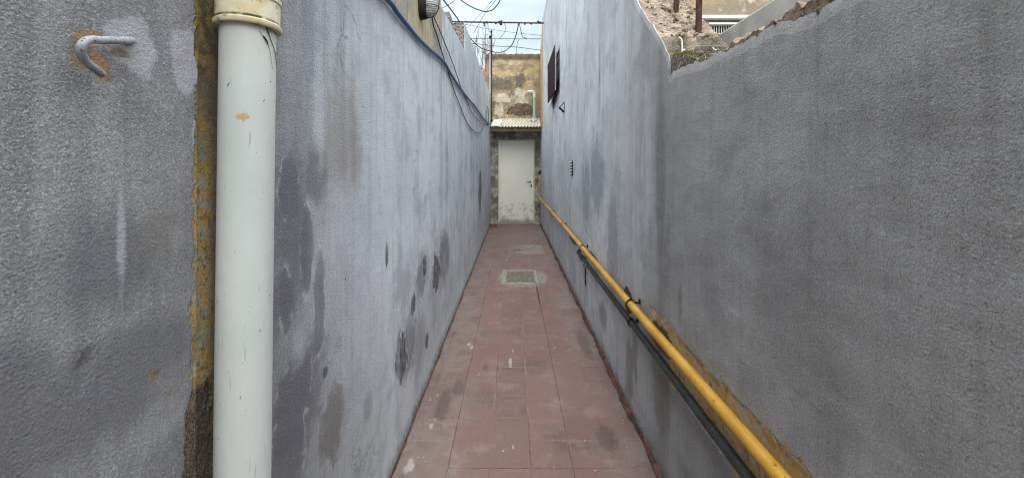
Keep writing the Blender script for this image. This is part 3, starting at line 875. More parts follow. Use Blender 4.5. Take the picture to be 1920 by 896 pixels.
obj('rubble_core', bm, M['rubble'], t)
bm = bmesh.new()
for k in range(420):
    y = rng.uniform(1.55, 2.6); x = rng.uniform(XR + .045, XR + .32)
    r = rng.choice((.004, .006, .006, .01, .016)) * rng.uniform(.7, 1.3)
    mt = Matrix.Translation((x, y, rub(x, y) + r * .1)) @ Matrix.Rotation(rng.uniform(0, 6), 4, Vector((rng.random(), rng.random(), rng.random() + .1)).normalized()) @ Matrix.Diagonal((1, rng.uniform(.5, 1), rng.uniform(.35, .8), 1))
    bmesh.ops.create_icosphere(bm, subdivisions=1, radius=r, matrix=mt)
tt = bmesh.new(); box(tt, .84, 1.03, 1.88, 1.99, 1.955, 1.995, .008)
bmesh.ops.subdivide_edges(tt, edges=tt.edges[:], cuts=3, use_grid_fill=True)
for v in tt.verts: v.co += Vector((mn.noise(v.co * 13), mn.noise(v.co * 14 + Vector((5, 5, 5))), mn.noise(v.co * 18))) * .016
me = bpy.data.meshes.new('tmp'); tt.to_mesh(me); tt.free(); bm.from_mesh(me); bpy.data.meshes.remove(me)
o = obj('stone_fragments', bm, M['rubble'], t); o['kind'] = 'stuff'
# window recess
bm = bmesh.new()
y0, y1, z0, z1 = WIN
x0, x1 = XR + .002, XR + .335
for a, b_, c_, d_ in (((x0, y0), (x1, y0), 0, 0),):
    pass
def quad(*p): bm.faces.new([bm.verts.new(v) for v in p])
e = .004
quad((x0, y0 + e, z0), (x1, y0 + e, z0), (x1, y0 + e, z1), (x0, y0 + e, z1))
quad((x0, y1 - e, z0), (x1, y1 - e, z0), (x1, y1 - e, z1), (x0, y1 - e, z1))
quad((x0, y0, z0 + e), (x1, y0, z0 + e), (x1, y1, z0 + e), (x0, y1, z0 + e))
quad((x0, y0, z1 - e), (x1, y0, z1 - e), (x1, y1, z1 - e), (x0, y1, z1 - e))
w = obj('window', bm, M['room'], t)
bm = bmesh.new(); box(bm, x0 + .2, x0 + .206, y0 + .006, y1 - .006, z0 + .006, z1 - .006); obj('pane', bm, M['darkin'], w)  # dark sheet painted as the unlit depth of the window
bm = bmesh.new()
for (a, b_, c_, d_) in ((y0 + .006, y0 + .045, z0 + .006, z1 - .006), (y1 - .045, y1 - .006, z0 + .006, z1 - .006), (y0 + .046, y1 - .046, z0 + .006, z0 + .045), (y0 + .046, y1 - .046, z1 - .045, z1 - .006), (y0 + .6, y0 + .64, z0 + .046, z1 - .046)):
    box(bm, x0 + .03, x0 + .07, a, b_, c_, d_, .003)
obj('window_frame', bm, M['frame'], w)
bm = bmesh.new()
sweep(bm, [(x0 + .012, y0 + .01, 2.76), (x0 + .012, y1 - .01, 2.76)], .009, 8)
sweep(bm, [(x0 + .012, y0 + .01, 3.08), (x0 + .012, y1 - .01, 3.08)], .006, 8)
obj('window_bar', bm, M['rust'], w)
# corrugated rusty shutter standing off the wall
bm = bmesh.new()
N = 90; zs = [2.565, 3.265]
a_ = []
for i in range(N + 1):
    y = 6.13 + 1.29 * i / N
    x = .626 + .010 * math.sin(i * 2 * math.pi / 6)
    a_.append([bm.verts.new((x, y, 2.575 + (.012 * math.sin(i * 2.1) if i % 3 == 0 else 0))), bm.verts.new((x, y, 3.262 + .010 * math.sin(i * 2 * math.pi / 6)))])
for i in range(N): bm.faces.new((a_[i][0], a_[i + 1][0], a_[i + 1][1], a_[i][1]))
ret = bmesh.ops.extrude_face_region(bm, geom=bm.faces[:])
for v in ret['geom']:
    if isinstance(v, bmesh.types.BMVert): v.co.x += .004
sh = obj('rusty_shutter', bm, M['rust_dark'], w)
bm = bmesh.new()
box(bm, .622, .634, 6.108, 6.128, 2.57, 3.28, .002)
box(bm, .636, XR - .003, 6.45, 6.48, 3.21, 3.225); box(bm, .636, XR - .003, 7.1, 7.13, 3.21, 3.225)
obj('shutter_rail', bm, M['pole'], w)
bm = bmesh.new()   # drooping iron flap under the opening
fv = [(XR - .003, 6.16, 2.66), (XR - .003, 7.3, 2.60), (.632, 7.2, 2.46), (.632, 6.42, 2.545)]
q = [bm.verts.new(p) for p in fv]; bm.faces.new(q)
ret = bmesh.ops.extrude_face_region(bm, geom=bm.faces[:])
for v in ret['geom']:
    if isinstance(v, bmesh.types.BMVert): v.co.z -= .012
obj('sill_flap', bm, M['rust_dark'], w)

# ------------------------------------------------------------------ beyond the low wall
bm = bmesh.new()
box(bm, 1.20, 1.34, -3.0, 2.46, -.2, 2.215, .012)
tag(obj('parapet_wall', bm, M['parapet']), 'smooth light grey parapet behind the crumbling top of the low wall', 'wall')

t = thing('ochre_house', (4, 4.6, 0), 'ochre stained house wall seen over the rubble, above the white grated window', 'house')
bm = bmesh.new()
HW = (1.97, 3.0, 2.15, 3.05)
box(bm, 1.10, HW[0], 4.42, 4.7, -.2, 4.6); box(bm, HW[1], 5.5, 4.42, 4.7, -.2, 4.6)
box(bm, HW[0], HW[1], 4.42, 4.7, HW[3], 4.6); box(bm, HW[0], HW[1], 4.42, 4.7, -.2, HW[2])
obj('wall', bm, M['ochre_plain'], t)
w = None
bm = bmesh.new()
for a in ((HW[0], HW[1], HW[3] - .035, HW[3] - .001), (HW[0], HW[1], HW[2] + .001, HW[2] + .04), (HW[0] + .001, HW[0] + .04, HW[2] + .041, HW[3] - .036), (HW[1] - .04, HW[1] - .001, HW[2] + .041, HW[3] - .036), (HW[0] + .041, HW[1] - .041, HW[3] - .10, HW[3] - .08)):
    box(bm, a[0], a[1], 4.39, 4.45, a[2], a[3], .003)
w = obj('window', bm, M['whitebar'], t)
bm = bmesh.new(); box(bm, HW[0] + .04, HW[1] - .04, 4.54, 4.55, HW[2] + .04, HW[3] - .036); obj('pane', bm, M['darkin'], w)  # dark sheet in place of the shaded room behind the grating
bm = bmesh.new()
x = HW[0] + .05
while x < HW[1] - .05:
    sweep(bm, [(x, 4.425, HW[2] + .04), (x, 4.425, HW[3] - .10)], .0042, 6); x += .026
for z in (2.3, 2.5, 2.7, 2.86):
    sweep(bm, [(HW[0] + .04, 4.418, z), (HW[1] - .04, 4.418, z)], .004, 6)
obj('grating', bm, M['whitebar'], w)
bm = bmesh.new(); box(bm, HW[0] + .042, HW[0] + .16, 4.47, 4.50, HW[2] + .05, HW[3] - .11, .004); obj('casement', bm, M['frame'], w)

def post(p, topz, lean, label):
    bm = bmesh.new()
    q = Vector((p[0] + lean, p[1], topz))
    d = (q - Vector(p)).normalized()
    a = Vector((1, 0, 0)); b_ = Vector((0, 1, 0))
    # steel angle: two thin flanges
    for (w0, w1, d0, d1) in ((-.011, .011, -.0015, .0015), (-.011, -.008, .002, .022)):
        vs = []
        for base in (Vector(p), q):
            for (u_, v_) in ((w0, d0), (w1, d0), (w1, d1), (w0, d1)): vs.append(bm.verts.new(base + a * u_ + b_ * v_))
        for f in ((0, 1, 2, 3), (7, 6, 5, 4), (0, 4, 5, 1), (1, 5, 6, 2), (2, 6, 7, 3), (3, 7, 4, 0)): bm.faces.new([vs[i] for i in f])
    tag(obj('iron_post', bm, M['rust']), label, 'post', 'rusty iron posts in the rubble')
p2 = (.912, 2.03, 2.02); post(p2, 2.95, .02, 'rusty iron post planted on the lower edge of the rubble, the longer one visible')
p1 = (.878, 2.23, 2.235); post(p1, 3.1, .06, 'rusty leaning iron post further up the rubble slope')
bm = bmesh.new()
sweep(bm, smooth_pts([(.802, 1.965, 1.965), (.802, 1.965, 2.02), (.798, 1.965, 2.045), (.788, 1.965, 2.052)], 4), .0042, 8)
tag(obj('tube_stub', bm, M['white'], smooth=True), 'short bent white tube end sticking out of the rubble', 'tube end')
# moss
bm = bmesh.new()
for k in range(1800):
    y = rng.gauss(1.74, .06); x = XR + .018 + abs(rng.gauss(0, .045))
    if not 1.55 < y < 1.9 or x > XR + .2: continue
    z = rub(x, y)
    h = rng.uniform(.004, .014); a = rng.uniform(0, 6.28); w_ = rng.uniform(.002, .005)
    d = Vector((math.cos(a), math.sin(a), 0)) * w_
    l = Vector((rng.uniform(-1, 1), rng.uniform(-1, 1), 0)) * .006
    v = [bm.verts.new(Vector((x, y, z)) - d), bm.verts.new(Vector((x, y, z)) + d), bm.verts.new(Vector((x, y, z + h)) + l)]
    bm.faces.new(v)
o = obj('moss', bm, M['moss']); o['kind'] = 'stuff'; tag(o, 'green moss growing in the corner of the broken wall top', 'moss')

# ------------------------------------------------------------------ far end
EY = 10.44
t = thing('end_house', (.05, EY, 0), 'weathered ochre house front closing the passage, cream steel door below', 'house')
DX0, DX1, DZ = (934 - CX) / F * EY, (1002.5 - CX) / F * EY, CAMZ + (CY - 262) / F * EY
def rough_box(bm, x0, x1, y0, y1, z0, z1, cuts=0, jit=0.0, topjit=0.0):
    nx = max(1, int((x1 - x0) / .05)); nz = max(1, int((z1 - z0) / .05))
    fr = [[bm.verts.new((x0 + (x1 - x0) * i / nx, y0 - jit * fbm(Vector((x0 + (x1 - x0) * i / nx, 0, z0 + (z1 - z0) * j / nz)) * 6, 4),
                         z0 + (z1 - z0) * j / nz + (topjit * fbm(Vector((i * .7, 1, 1)), 3) if j == nz else 0))) for j in range(nz + 1)] for i in range(nx + 1)]
    for i in range(nx):
        for j in range(nz): bm.faces.new((fr[i][j], fr[i + 1][j], fr[i + 1][j + 1], fr[i][j + 1]))
    bt = [bm.verts.new((f[-1].co.x, y1, f[-1].co.z)) for f in fr]; bb = [bm.verts.new((f[0].co.x, y1, z0)) for f in fr]
    for i in range(nx):
        bm.faces.new((fr[i][-1], fr[i + 1][-1], bt[i + 1], bt[i])); bm.faces.new((bt[i], bt[i + 1], bb[i + 1], bb[i])); bm.faces.new((bb[i], bb[i + 1], fr[i + 1][0], fr[i][0]))
    for k in (0, -1): bm.faces.new(fr[k] + [bt[k], bb[k]])
bm = bmesh.new()
rough_box(bm, -.70, DX0 - .002, EY, EY + .35, -.1, 2.60, jit=.025)
rough_box(bm, DX1 + .002, .735, EY, EY + .35, -.1, 2.60, jit=.03)
rough_box(bm, DX0 - .0015, DX1 + .0015, EY + .002, EY + .35, DZ, 2.60, jit=.015)
rough_box(bm, -.70, .735, EY + .06, EY + .40, 2.601, 4.30, jit=.02, topjit=.035)
rough_box(bm, -3.2, -.701, EY + .10, EY + .40, -.1, 3.90, jit=.02, topjit=.05)
obj('wall', bm, M['ochre'], t)
bm = bmesh.new()   # step and threshold
box(bm, DX0 - .02, DX1 + .02, EY - .01, EY + .30, -.1, .028, .008)
obj('threshold', bm, M['cement'], t)
# door
bm = bmesh.new()
box(bm, DX0 + .034, DX1 - .034, EY + .062, EY + .10, .034, DZ - .034, .003)
d = obj('door', bm, M['door'], t)
bm = bmesh.new()
for a in ((DX0, DX0 + .030, .03, DZ), (DX1 - .030, DX1, .03, DZ), (DX0 + .031, DX1 - .031, DZ - .030, DZ)):
    box(bm, a[0], a[1], EY + .03, EY + .13, a[2], a[3], .004)
obj('door_frame', bm, M['frame'], t)
hp = PX(993, 341, EY + .06)
bm = bmesh.new()
box(bm, hp.x - .006, hp.x + .034, EY + .052, EY + .060, hp.z - .022, hp.z + .018, .002)
sweep(bm, [(hp.x + .02, EY + .055, hp.z), (hp.x + .02, EY + .012, hp.z), (hp.x - .09, EY + .010, hp.z + .010)], .008, 8)
obj('handle', bm, M['steel'], d)
bm = bmesh.new(); lp = PX(996, 347, EY + .06)
box(bm, lp.x - .020, lp.x + .020, EY + .05, EY + .061, lp.z - .045, lp.z + .012, .003)
obj('lock', bm, M['steel'], d)
bm = bmesh.new()
for q in ((967, 298, .013), (987, 316, .009), (987, 349, .010)):
    bm = bmesh.new(); c_ = PX(q[0], q[1], EY + .06); lathe(bm, [(q[2], 0), (q[2], .006), (q[2] * .6, .009)], (c_.x, EY + .0615, c_.z), (0, -1, 0), 14)
    obj('peephole' if q[0] == 967 else 'screw_cap', bm, M['white'], d)

# awning
t = thing('door_awning', (.05, EY, 2.3), 'small corrugated cream awning on a dark timber over the far door', 'awning')
bm = bmesh.new()
AX0, AX1 = (935 - CX) / F * 10.0, (1014.5 - CX) / F * 10.0
N = 110
top_, bot = [], []
for i in range(N + 1):
    x = AX0 + (AX1 - AX0) * i / N
    wv = .017 * math.sin(2 * math.pi * (x - AX0) / .0755)
    row = []
    for k in range(5):
        y = 9.98 + (EY + .02 - 9.98) * k / 4
        z = 2.405 + (2.66 - 2.405) * k / 4 + wv
        row.append(bm.verts.new((x, y + (.02 * mn.noise(Vector((x * 9, 0, 0))) if k == 0 else 0), z)))
    top_.append(row)
for i in range(N):
    for k in range(4): bm.faces.new((top_[i][k], top_[i + 1][k], top_[i + 1][k + 1], top_[i][k + 1]))
ret = bmesh.ops.extrude_face_region(bm, geom=bm.faces[:])
for v in ret['geom']:
    if isinstance(v, bmesh.types.BMVert): v.co.z += .006
obj('corrugated_sheet', bm, M['sheet'], t)
bm = bmesh.new()
for k in range(6):
    z = 2.405 + k * .030; y = 9.97 + k * .055
    x0_ = (921 - CX) / F * 10 + .01 * k * rng.random(); x1_ = (937.5 - CX) / F * 10 + .02 * k * .5
    tt = bmesh.new()
    n = 8
    a_ = [[tt.verts.new((x0_ + (x1_ - x0_) * i / n, yy, z + .02 * math.sin(math.pi * i / n) + .006 * mn.noise(Vector((i, k, yy * 9))) + (yy - y) * .45)) for yy in (y, y + .05, y + .10)] for i in range(n + 1)]
    for i in range(n):
        for j in range(2): tt.faces.new((a_[i][j], a_[i + 1][j], a_[i + 1][j + 1], a_[i][j + 1]))
    r_ = bmesh.ops.extrude_face_region(tt, geom=tt.faces[:])
    for v in r_['geom']:
        if isinstance(v, bmesh.types.BMVert): v.co.z += .012
    me = bpy.data.meshes.new('tmp'); tt.to_mesh(me); tt.free(); bm.from_mesh(me); bpy.data.meshes.remove(me)
obj('broken_sheet_scraps', bm, M['broken_sheet'], t)
bm = bmesh.new()
box(bm, XL + .01, XR - .012, 10.02, 10.10, 2.295, 2.372, .006)
bmesh.ops.subdivide_edges(bm, edges=[e for e in bm.edges if abs(e.verts[0].co.x - e.verts[1].co.x) > .5], cuts=20)
for v in bm.verts: v.co.z += .006 * mn.noise(v.co * 5)
obj('timber', bm, M['timber'], t)
for x in (-.50, .05, .62):
    bm = bmesh.new(); box(bm, x - .02, x + .02, 10.102, EY - .03, 2.30, 2.36, .004)
    obj('rafter', bm, M['timber'], t)

# vent pipe on the end wall
t = thing('vent_pipe', (.5, 10.3, 2.5), 'thin turquoise pipe with white bent top rising through the awning', 'pipe')
vY = 10.33
a = PX(1002, 224, vY); b_ = PX(1002, 182, vY)
bm = bmesh.new(); sweep(bm, [(a.x, vY, a.z - .10), (b_.x, vY, b_.z)], .033, 18); obj('tube', bm, M['turq'], t, smooth=False)
c_ = PX(989, 172.5, vY)
bm = bmesh.new()
sweep(bm, smooth_pts([(b_.x, vY, b_.z - .012), (b_.x, vY, b_.z + .04), (b_.x - .012, vY, c_.z - .028), (b_.x - .045, vY, c_.z), (c_.x + .05, vY, c_.z + .002), (c_.x, vY, c_.z)], 4), .037, 18)
obj('elbow', bm, M['white'], t)
bm = bmesh.new()
for k in range(9):
    mt = Matrix.Translation((a.x + rng.uniform(-.11, .07), vY - .03 - rng.uniform(0, .05), a.z - .035 + rng.uniform(-.02, .02))) @ Matrix.Rotation(rng.uniform(0, 3), 4, 'Z') @ Matrix.Diagonal((1.2, .8, .5, 1))
    bmesh.ops.create_icosphere(bm, subdivisions=2, radius=rng.uniform(.022, .04), matrix=mt)
for v in bm.verts: v.co += Vector((0, 0, .008)) * mn.noise(v.co * 40)
obj('mortar_dab', bm, M['broken_sheet'], t)

# mast beside the end wall
t = thing('roof_mast', (-.54, 10.3, 2.4), 'pale pipe mast with a rusty angle iron beside the end wall', 'mast')
bm = bmesh.new(); a = PX(919.2, 60, 10.36)
sweep(bm, [(a.x, 10.36, 2.45), (a.x, 10.36, CAMZ + (CY - 72) / F * 10.36)], .026, 14); obj('pipe', bm, M['pole'], t)
bm = bmesh.new(); b2x = PX(921.6, 60, 10.3).x
box(bm, b2x - .014, b2x + .014, 10.30, 10.306, 2.5, CAMZ + (CY - 62) / F * 10.3); box(bm, b2x + .008, b2x + .014, 10.307, 10.33, 2.5, CAMZ + (CY - 62) / F * 10.3)
obj('angle_iron', bm, M['rust'], t)
bm = bmesh.new()
zt = CAMZ + (CY - 62) / F * 10.3
lathe(bm, [(.018, 0), (.028, .02), (.024, .05), (.002, .075)], (b2x - .002, 10.3, zt), seg=12)
obj('cap', bm, M['black'], t)
bm = bmesh.new()
lathe(bm, [(.026, 0), (.034, .02), (.03, .06), (.012, .085)], (a.x, 10.36, zt - .13), seg=12)
obj('cap', bm, M['black'], t)

# brick piece
bm = bmesh.new()
box(bm, -.572 + .014, -.395, 9.93, 10.05, .002, .058, .010)
bmesh.ops.subdivide_edges(bm, edges=bm.edges[:], cuts=2, use_grid_fill=True)
for v in bm.verts: v.co += Vector((mn.noise(v.co * 30), mn.noise(v.co * 31), mn.noise(v.co * 29))) * .006
tag(obj('brick_fragment', bm, M['redbrick']), 'broken red brick lying on the paving at the left of the far door', 'brick')

# ------------------------------------------------------------------ drainpipe
PXc, PYc, PR = -.521, .806, .0478
base = Vector((PXc - .016, PYc, -.02))
ax = Vector((.0125, 0, 1)).normalized()
t = thing('drainpipe', base, 'thick white plastic drainpipe fixed down the left wall, nearest to the camera', 'drainpipe')
bm = bmesh.new()
lathe(bm, [(PR, 0.0)] + [(PR + .0003 * math.sin(h * 3), h) for h in frange(.05, 1.80, .05)] + [(PR, 3.1)], base, ax, 64)
obj('pipe', bm, M['pvc'], t, smooth=True)
def smooth_by_angle(o, ang=35):
    for p in o.data.polygons: p.use_smooth = True
    m = o.modifiers.new('edges', 'EDGE_SPLIT'); m.split_angle = R(ang)
zc = 1.706 + .02
bm = bmesh.new()
lathe(bm, [(PR + .0005, zc), (PR + .0085, zc + .0005), (PR + .0100, zc + .003), (PR + .0100, zc + .009), (PR + .0062, zc + .0125), (PR + .0062, zc + .052), (PR + .0085, zc + .055), (PR + .0085, zc + .062), (PR + .0055, zc + .066), (PR + .0005, zc + .067)], base, ax, 72, close=False)
o = obj('socket', bm, M['pvc_old'], t); smooth_by_angle(o)
bm = bmesh.new()
lathe(bm, [(PR + .0004, zc + .068), (PR + .0045, zc + .069), (PR + .0045, zc + .20), (PR + .0004, zc + .201)], base, ax, 64, close=False)
o = obj('sleeve', bm, M['pvc'], t); smooth_by_angle(o)
smooth_by_angle(bpy.data.objects['pipe'] if 'pipe' in bpy.data.objects else o)
# dried roots hanging out of the socket
bm = bmesh.new()
def on_pipe(px, py):
    # point on the pipe skin under a photo pixel
    dr = Vector(((px - CX) / F, 1, (CY - py) / F))
    k0 = .70
    best = None
    kk = .6
    while kk < .9:
        p = Vector((0, 0, CAMZ)) + dr * kk
        c0 = base + ax * (p.z - base.z)
        if (Vector((p.x, p.y)) - Vector((c0.x, c0.y))).length < PR + .0012: return p
        kk += .0004
    return Vector((0, 0, CAMZ)) + dr * .8
for pts, r in (([(497, 38), (500, 52), (506, 70), (511, 84), (516, 100), (518, 122)], .0009), ([(487, 58), (494, 70), (500, 80), (506, 95), (509, 115), (511, 130)], .0004),
               ([(515, 98), (519, 102), (522, 105)], .0005), ([(494, 68), (500, 76), (503, 84)], .0012), ([(500, 46), (505, 52), (507, 62)], .0007), ([(496, 70), (502, 84), (506, 86)], .0004)):
    sweep(bm, smooth_pts([on_pipe(*p) for p in pts], 4), lambda q, r=r: r * (1.1 - .6 * q) , 6)
obj('dry_roots', bm, M['black'], t)

# bent bar in the wall
hookpts = []
for px, py, out in ((247, 77, -.006), (236, 76.5, .010), (215, 76, .024), (190, 76, .030), (172, 75, .031), (160, 78, .031), (152.5, 87, .030), (152, 98, .028), (157, 110, .025), (168, 122, .021), (180, 131, .017), (191, 140, .012)):
    hookpts.append(WL(px, py, XL + out))
bm = bmesh.new()
sweep(bm, smooth_pts(hookpts, 5), .0052, 14, rough=.12)
tag(obj('wall_hook', bm, M['hook'], smooth=True), 'bent iron bar painted over grey, sticking out of the wall left of the drainpipe', 'hook')

# ------------------------------------------------------------------ gas pipe and conduit
GX, GZ, GR = .640, .695, .0208
t = thing('gas_pipe', (GX, 0, GZ), 'yellow gas pipe clamped along the right wall above a dark pipe', 'gas pipe')
bm = bmesh.new()
pts = [(GX + .004 * mn.noise(Vector((y * .7, 0, 0))), y, GZ + .006 * mn.noise(Vector((y * .5, 4, 0)))) for y in frange(-3, 9.9, .3)]
pts += [(GX, 9.96, GZ + .005), (GX, 9.985, GZ + .03), (GX, 9.99, GZ + .08)]
pts += [(GX, 9.99, z) for z in frange(GZ + .12, 1.27, .2)]
sweep(bm, pts, GR, 28)
obj('pipe', bm, M['gas'], t, smooth=True)
bm = bmesh.new()
sweep(bm, [(GX, 9.99, 1.25), (GX, 9.99, 1.32)], .029, 16); sweep(bm, [(GX - .01, 9.99, 1.325), (GX + .045, 9.99, 1.325)], .018, 12)
obj('end_fitting', bm, M['rust'], t)
def clamp(parent, X, Y, Z, r):
    bm = bmesh.new()
    # strap round the pipe
    for y0 in (Y - .008,):
        n = 24; ra, rb = r + .0012, r + .0042
        rg = []
        for yy in (y0, y0 + .016):
            rg.append([[bm.verts.new((X + q * math.cos(2 * math.pi * k / n), yy, Z + q * math.sin(2 * math.pi * k / n))) for k in range(n)] for q in (ra, rb)])
        for k in range(n):
            k2 = (k + 1) % n
            bm.faces.new((rg[0][1][k], rg[0][1][k2], rg[1][1][k2], rg[1][1][k]))
            bm.faces.new((rg[0][0][k], rg[1][0][k], rg[1][0][k2], rg[0][0][k2]))
            bm.faces.new((rg[0][0][k], rg[0][0][k2], rg[0][1][k2], rg[0][1][k]))
            bm.faces.new((rg[1][0][k], rg[1][1][k], rg[1][1][k2], rg[1][0][k2]))
    box(bm, X + r + .003, XR + .004, Y - .006, Y + .006, Z + r * .3, Z + r * .3 + .006)
    box(bm, X - .004, X + .004, Y - .006, Y + .006, Z + r + .003, Z + r + .010, .001)
    sweep(bm, [(X - .009, Y, Z + r + .007), (X + .011, Y, Z + r + .007)], .0022, 8)
    box(bm, XR - .006, XR + .003, Y - .010, Y + .010, Z, Z + r + .008, .001)
    o = obj('clamp', bm, M['clamp'], parent)
for Y in (.35, 2.25, 3.82, 5.35, 6.85, 8.35): clamp(t, GX + .004 * mn.noise(Vector((Y * .7, 0, 0))), Y, GZ + .006 * mn.noise(Vector((Y * .5, 4, 0))), GR)
DXc, DZc, DR = .655, .578, .0175
t = thing('dark_conduit', (DXc, 0, DZc), 'dark green grey pipe running just below the yellow gas pipe', 'pipe')
bm = bmesh.new()
pts = [(DXc, y, DZc + .004 * mn.noise(Vector((y * .6, 9, 0)))) for y in frange(-3, 4.1, .3)] + [(DXc + .004, 4.2, DZc), (DXc + .02, 4.25, DZc), (DXc + .05, 4.26, DZc)]
sweep(bm, pts, DR, 24)
obj('pipe', bm, M['conduit'], t, smooth=True)
for Y in (.4, 2.29, 3.9): clamp(t, DXc, Y, DZc + .004 * mn.noise(Vector((Y * .6, 9, 0))), DR)

# ------------------------------------------------------------------ small wall fittings
def vent(px, py, Xw, h, wdt, label, mats=('darkin', 'whitebar')):
    c_ = WL(px, py, Xw)
    t = thing('wall_vent', (XR, c_.y, c_.z), label, 'vent', 'slotted vents in the right wall')
    bm = bmesh.new(); box(bm, XR - .010, XR + .004, c_.y - wdt / 2, c_.y + wdt / 2, c_.z - h / 2, c_.z + h / 2, .002); obj('plate', bm, M[mats[0]], t)
    bm = bmesh.new()
    n = 5
    for k in range(n):
        z = c_.z - h / 2 + h * (k + .55) / n
        vs = [(XR - .0105, z + h / n * .30), (XR - .022, z + h / n * .05), (XR - .020, z - h / n * .10), (XR - .0105, z - h / n * .06)]
        a_ = [bm.verts.new((x, c_.y - wdt / 2, z_)) for x, z_ in vs]; b__ = [bm.verts.new((x, c_.y + wdt / 2, z_)) for x, z_ in vs]
        for i in range(4): bm.faces.new((a_[i], a_[(i + 1) % 4], b__[(i + 1) % 4], b__[i]))
        bm.faces.new(a_); bm.faces.new(b__[::-1])
    obj('slat', bm, M[mats[1]], t)
vent(1072.5, 315, XR, .17, .15, 'small white slotted vent high on the right wall above the gas pipe')
vent(1096.5, 515, XR, .17, .15, 'small grey slotted vent low on the right wall beneath the gas pipe', ('steel', 'parapet'))

c_ = WL(1058, 202, XR)
t = thing('wall_bracket', (XR, c_.y, c_.z), 'small black triangular bracket on the right wall below the shuttered window', 'bracket')
bm = bmesh.new()
tri = [(XR - .002, c_.z + .065), (XR - .068, c_.z + .0), (XR - .002, c_.z - .065)]
for a, b_ in ((0, 1), (1, 2), (2, 0)):
    for yy in (c_.y - .04, c_.y + .04):
        sweep(bm, [(tri[a][0], yy, tri[a][1]), (tri[b_][0], yy, tri[b_][1])], .006, 8)
sweep(bm, [(tri[1][0], c_.y - .04, tri[1][1]), (tri[1][0], c_.y + .04, tri[1][1])], .006, 8)
vs = [bm.verts.new((x, yy, z)) for yy in (c_.y - .038, c_.y + .038) for x, z in tri]
bm.faces.new((vs[1], vs[2], vs[5], vs[4]))
obj('bracket_frame', bm, M['clamp'], t)
bm = bmesh.new(); vs = [bm.verts.new((x, yy, z)) for yy in (c_.y + .030, c_.y + .034) for x, z in tri]
bm.faces.new(vs[:3]); bm.faces.new(vs[3:][::-1])
obj('panel', bm, M['white'], t)

# bulkhead lamp
LYc, LZc = 2.555, 2.478
t = thing('bulkhead_lamp', (XL, LYc, LZc), 'oval caged bulkhead lamp with ribbed glass on the ochre upper wall', 'lamp')
def oval(bm, x0, x1, ry0, rz0, ry1, rz1, n=36, p=2.6):
    def ring(x, ry, rz):
        out = []
        for k in range(n):
            a = 2 * math.pi * k / n; c, s_ = math.cos(a), math.sin(a)
            out.append(bm.verts.new((x, LYc + ry * math.copysign(abs(c) ** (2 / p), c), LZc + rz * math.copysign(abs(s_) ** (2 / p), s_))))
        return out
    return ring
bm = bmesh.new(); rg = oval(bm, 0, 0, 0, 0, 0, 0)
rings = [rg(XL - .004, .062, .130), rg(XL + .012, .062, .130), rg(XL + .030, .058, .126), rg(XL + .044, .056, .124), rg(XL + .044, .048, .115)]
for a, b_ in zip(rings, rings[1:]):
    for k in range(36): bm.faces.new((a[k], a[(k + 1) % 36], b_[(k + 1) % 36], b_[k]))
bm.faces.new(rings[0][::-1]); bm.faces.new(rings[-1])
o = obj('housing', bm, M['lampbase'], t)
bm = bmesh.new(); rg = oval(bm, 0, 0, 0, 0, 0, 0)
rings = [rg(XL + .0445, .046, .113)] + [rg(XL + .0445 + .062 * math.sin(a), .046 * math.cos(a) ** .45 + .001, .113 * (1 - (1 - math.cos(a)) * .42)) for a in (R(20), R(40), R(58), R(74), R(84))]
for a, b_ in zip(rings, rings[1:]):
    for k in range(36): bm.faces.new((a[k], a[(k + 1) % 36], b_[(k + 1) % 36], b_[k]))
bm.faces.new(rings[-1])
obj('glass', bm, M['glass'], t, smooth=True)
bm = bmesh.new()
for zz in (-.055, .055):
    sweep(bm, smooth_pts([(XL + .044, LYc - .052, LZc + zz), (XL + .085, LYc - .050, LZc + zz), (XL + .112, LYc - .02, LZc + zz), (XL + .112, LYc + .02, LZc + zz), (XL + .085, LYc + .050, LZc + zz), (XL + .044, LYc + .052, LZc + zz)], 4), .0025, 6)
sweep(bm, smooth_pts([(XL + .044, LYc, LZc - .118), (XL + .085, LYc, LZc - .110), (XL + .113, LYc, LZc - .06), (XL + .113, LYc, LZc + .06), (XL + .085, LYc, LZc + .110), (XL + .044, LYc, LZc + .118)], 4), .0025, 6)
obj('cage', bm, M['clamp'], t)

# ------------------------------------------------------------------ cables on the left wall
def cable(pts, r, mat, label, name='cable', cat='cable', group=None, sm=5, seg=8):
    bm = bmesh.new()
    sweep(bm, smooth_pts(pts, sm), r, seg)
    o = obj(name, bm, mat, smooth=True)
    return tag(o, label, cat, group)
XC = XL + .016
blue = [(PX(0, 0, 1))]
blue = [(XC, .95, 2.06), (XC, 1.4, 2.13)] + [WL(*p, XC) for p in ((727, 0), (744, 23), (763, 47), (785, 73), (807, 94), (822, 106), (835, 120), (844, 137), (863, 166), (879, 187), (891, 200), (907, 223), (917.5, 233))]
cable(blue, .0125, M['blue'], 'thick blue cable running along the left wall at the edge of the grey paint', 'blue_cable', group='cables on the left wall')
XC2 = XL + .010
cable([(XL + .03, LYc + .05, 3.3), (XL + .02, LYc + .055, 2.9)] + [WL(*p, XC2) for p in ((810, 31), (819, 66), (830, 103), (841, 137), (851, 169), (863, 200), (876, 231), (885, 243), (894, 249), (902, 248), (906, 240), (909, 233))], .0045, M['black'],
      'black cable hanging in the lowest loop of the left wall bundle', 'black_cable', group='cables on the left wall')
cable([WL(*p, XC2 + .004) for p in ((811, 5), (812, 27), (822, 52), (835, 84), (851, 125), (866, 169), (876, 191), (882, 207), (889, 217), (898, 227), (907, 233.5), (917, 233))], .0042, M['black'],
      'thin black cable leaving the lamp and meeting the blue cable halfway', 'black_cable', group='cables on the left wall')
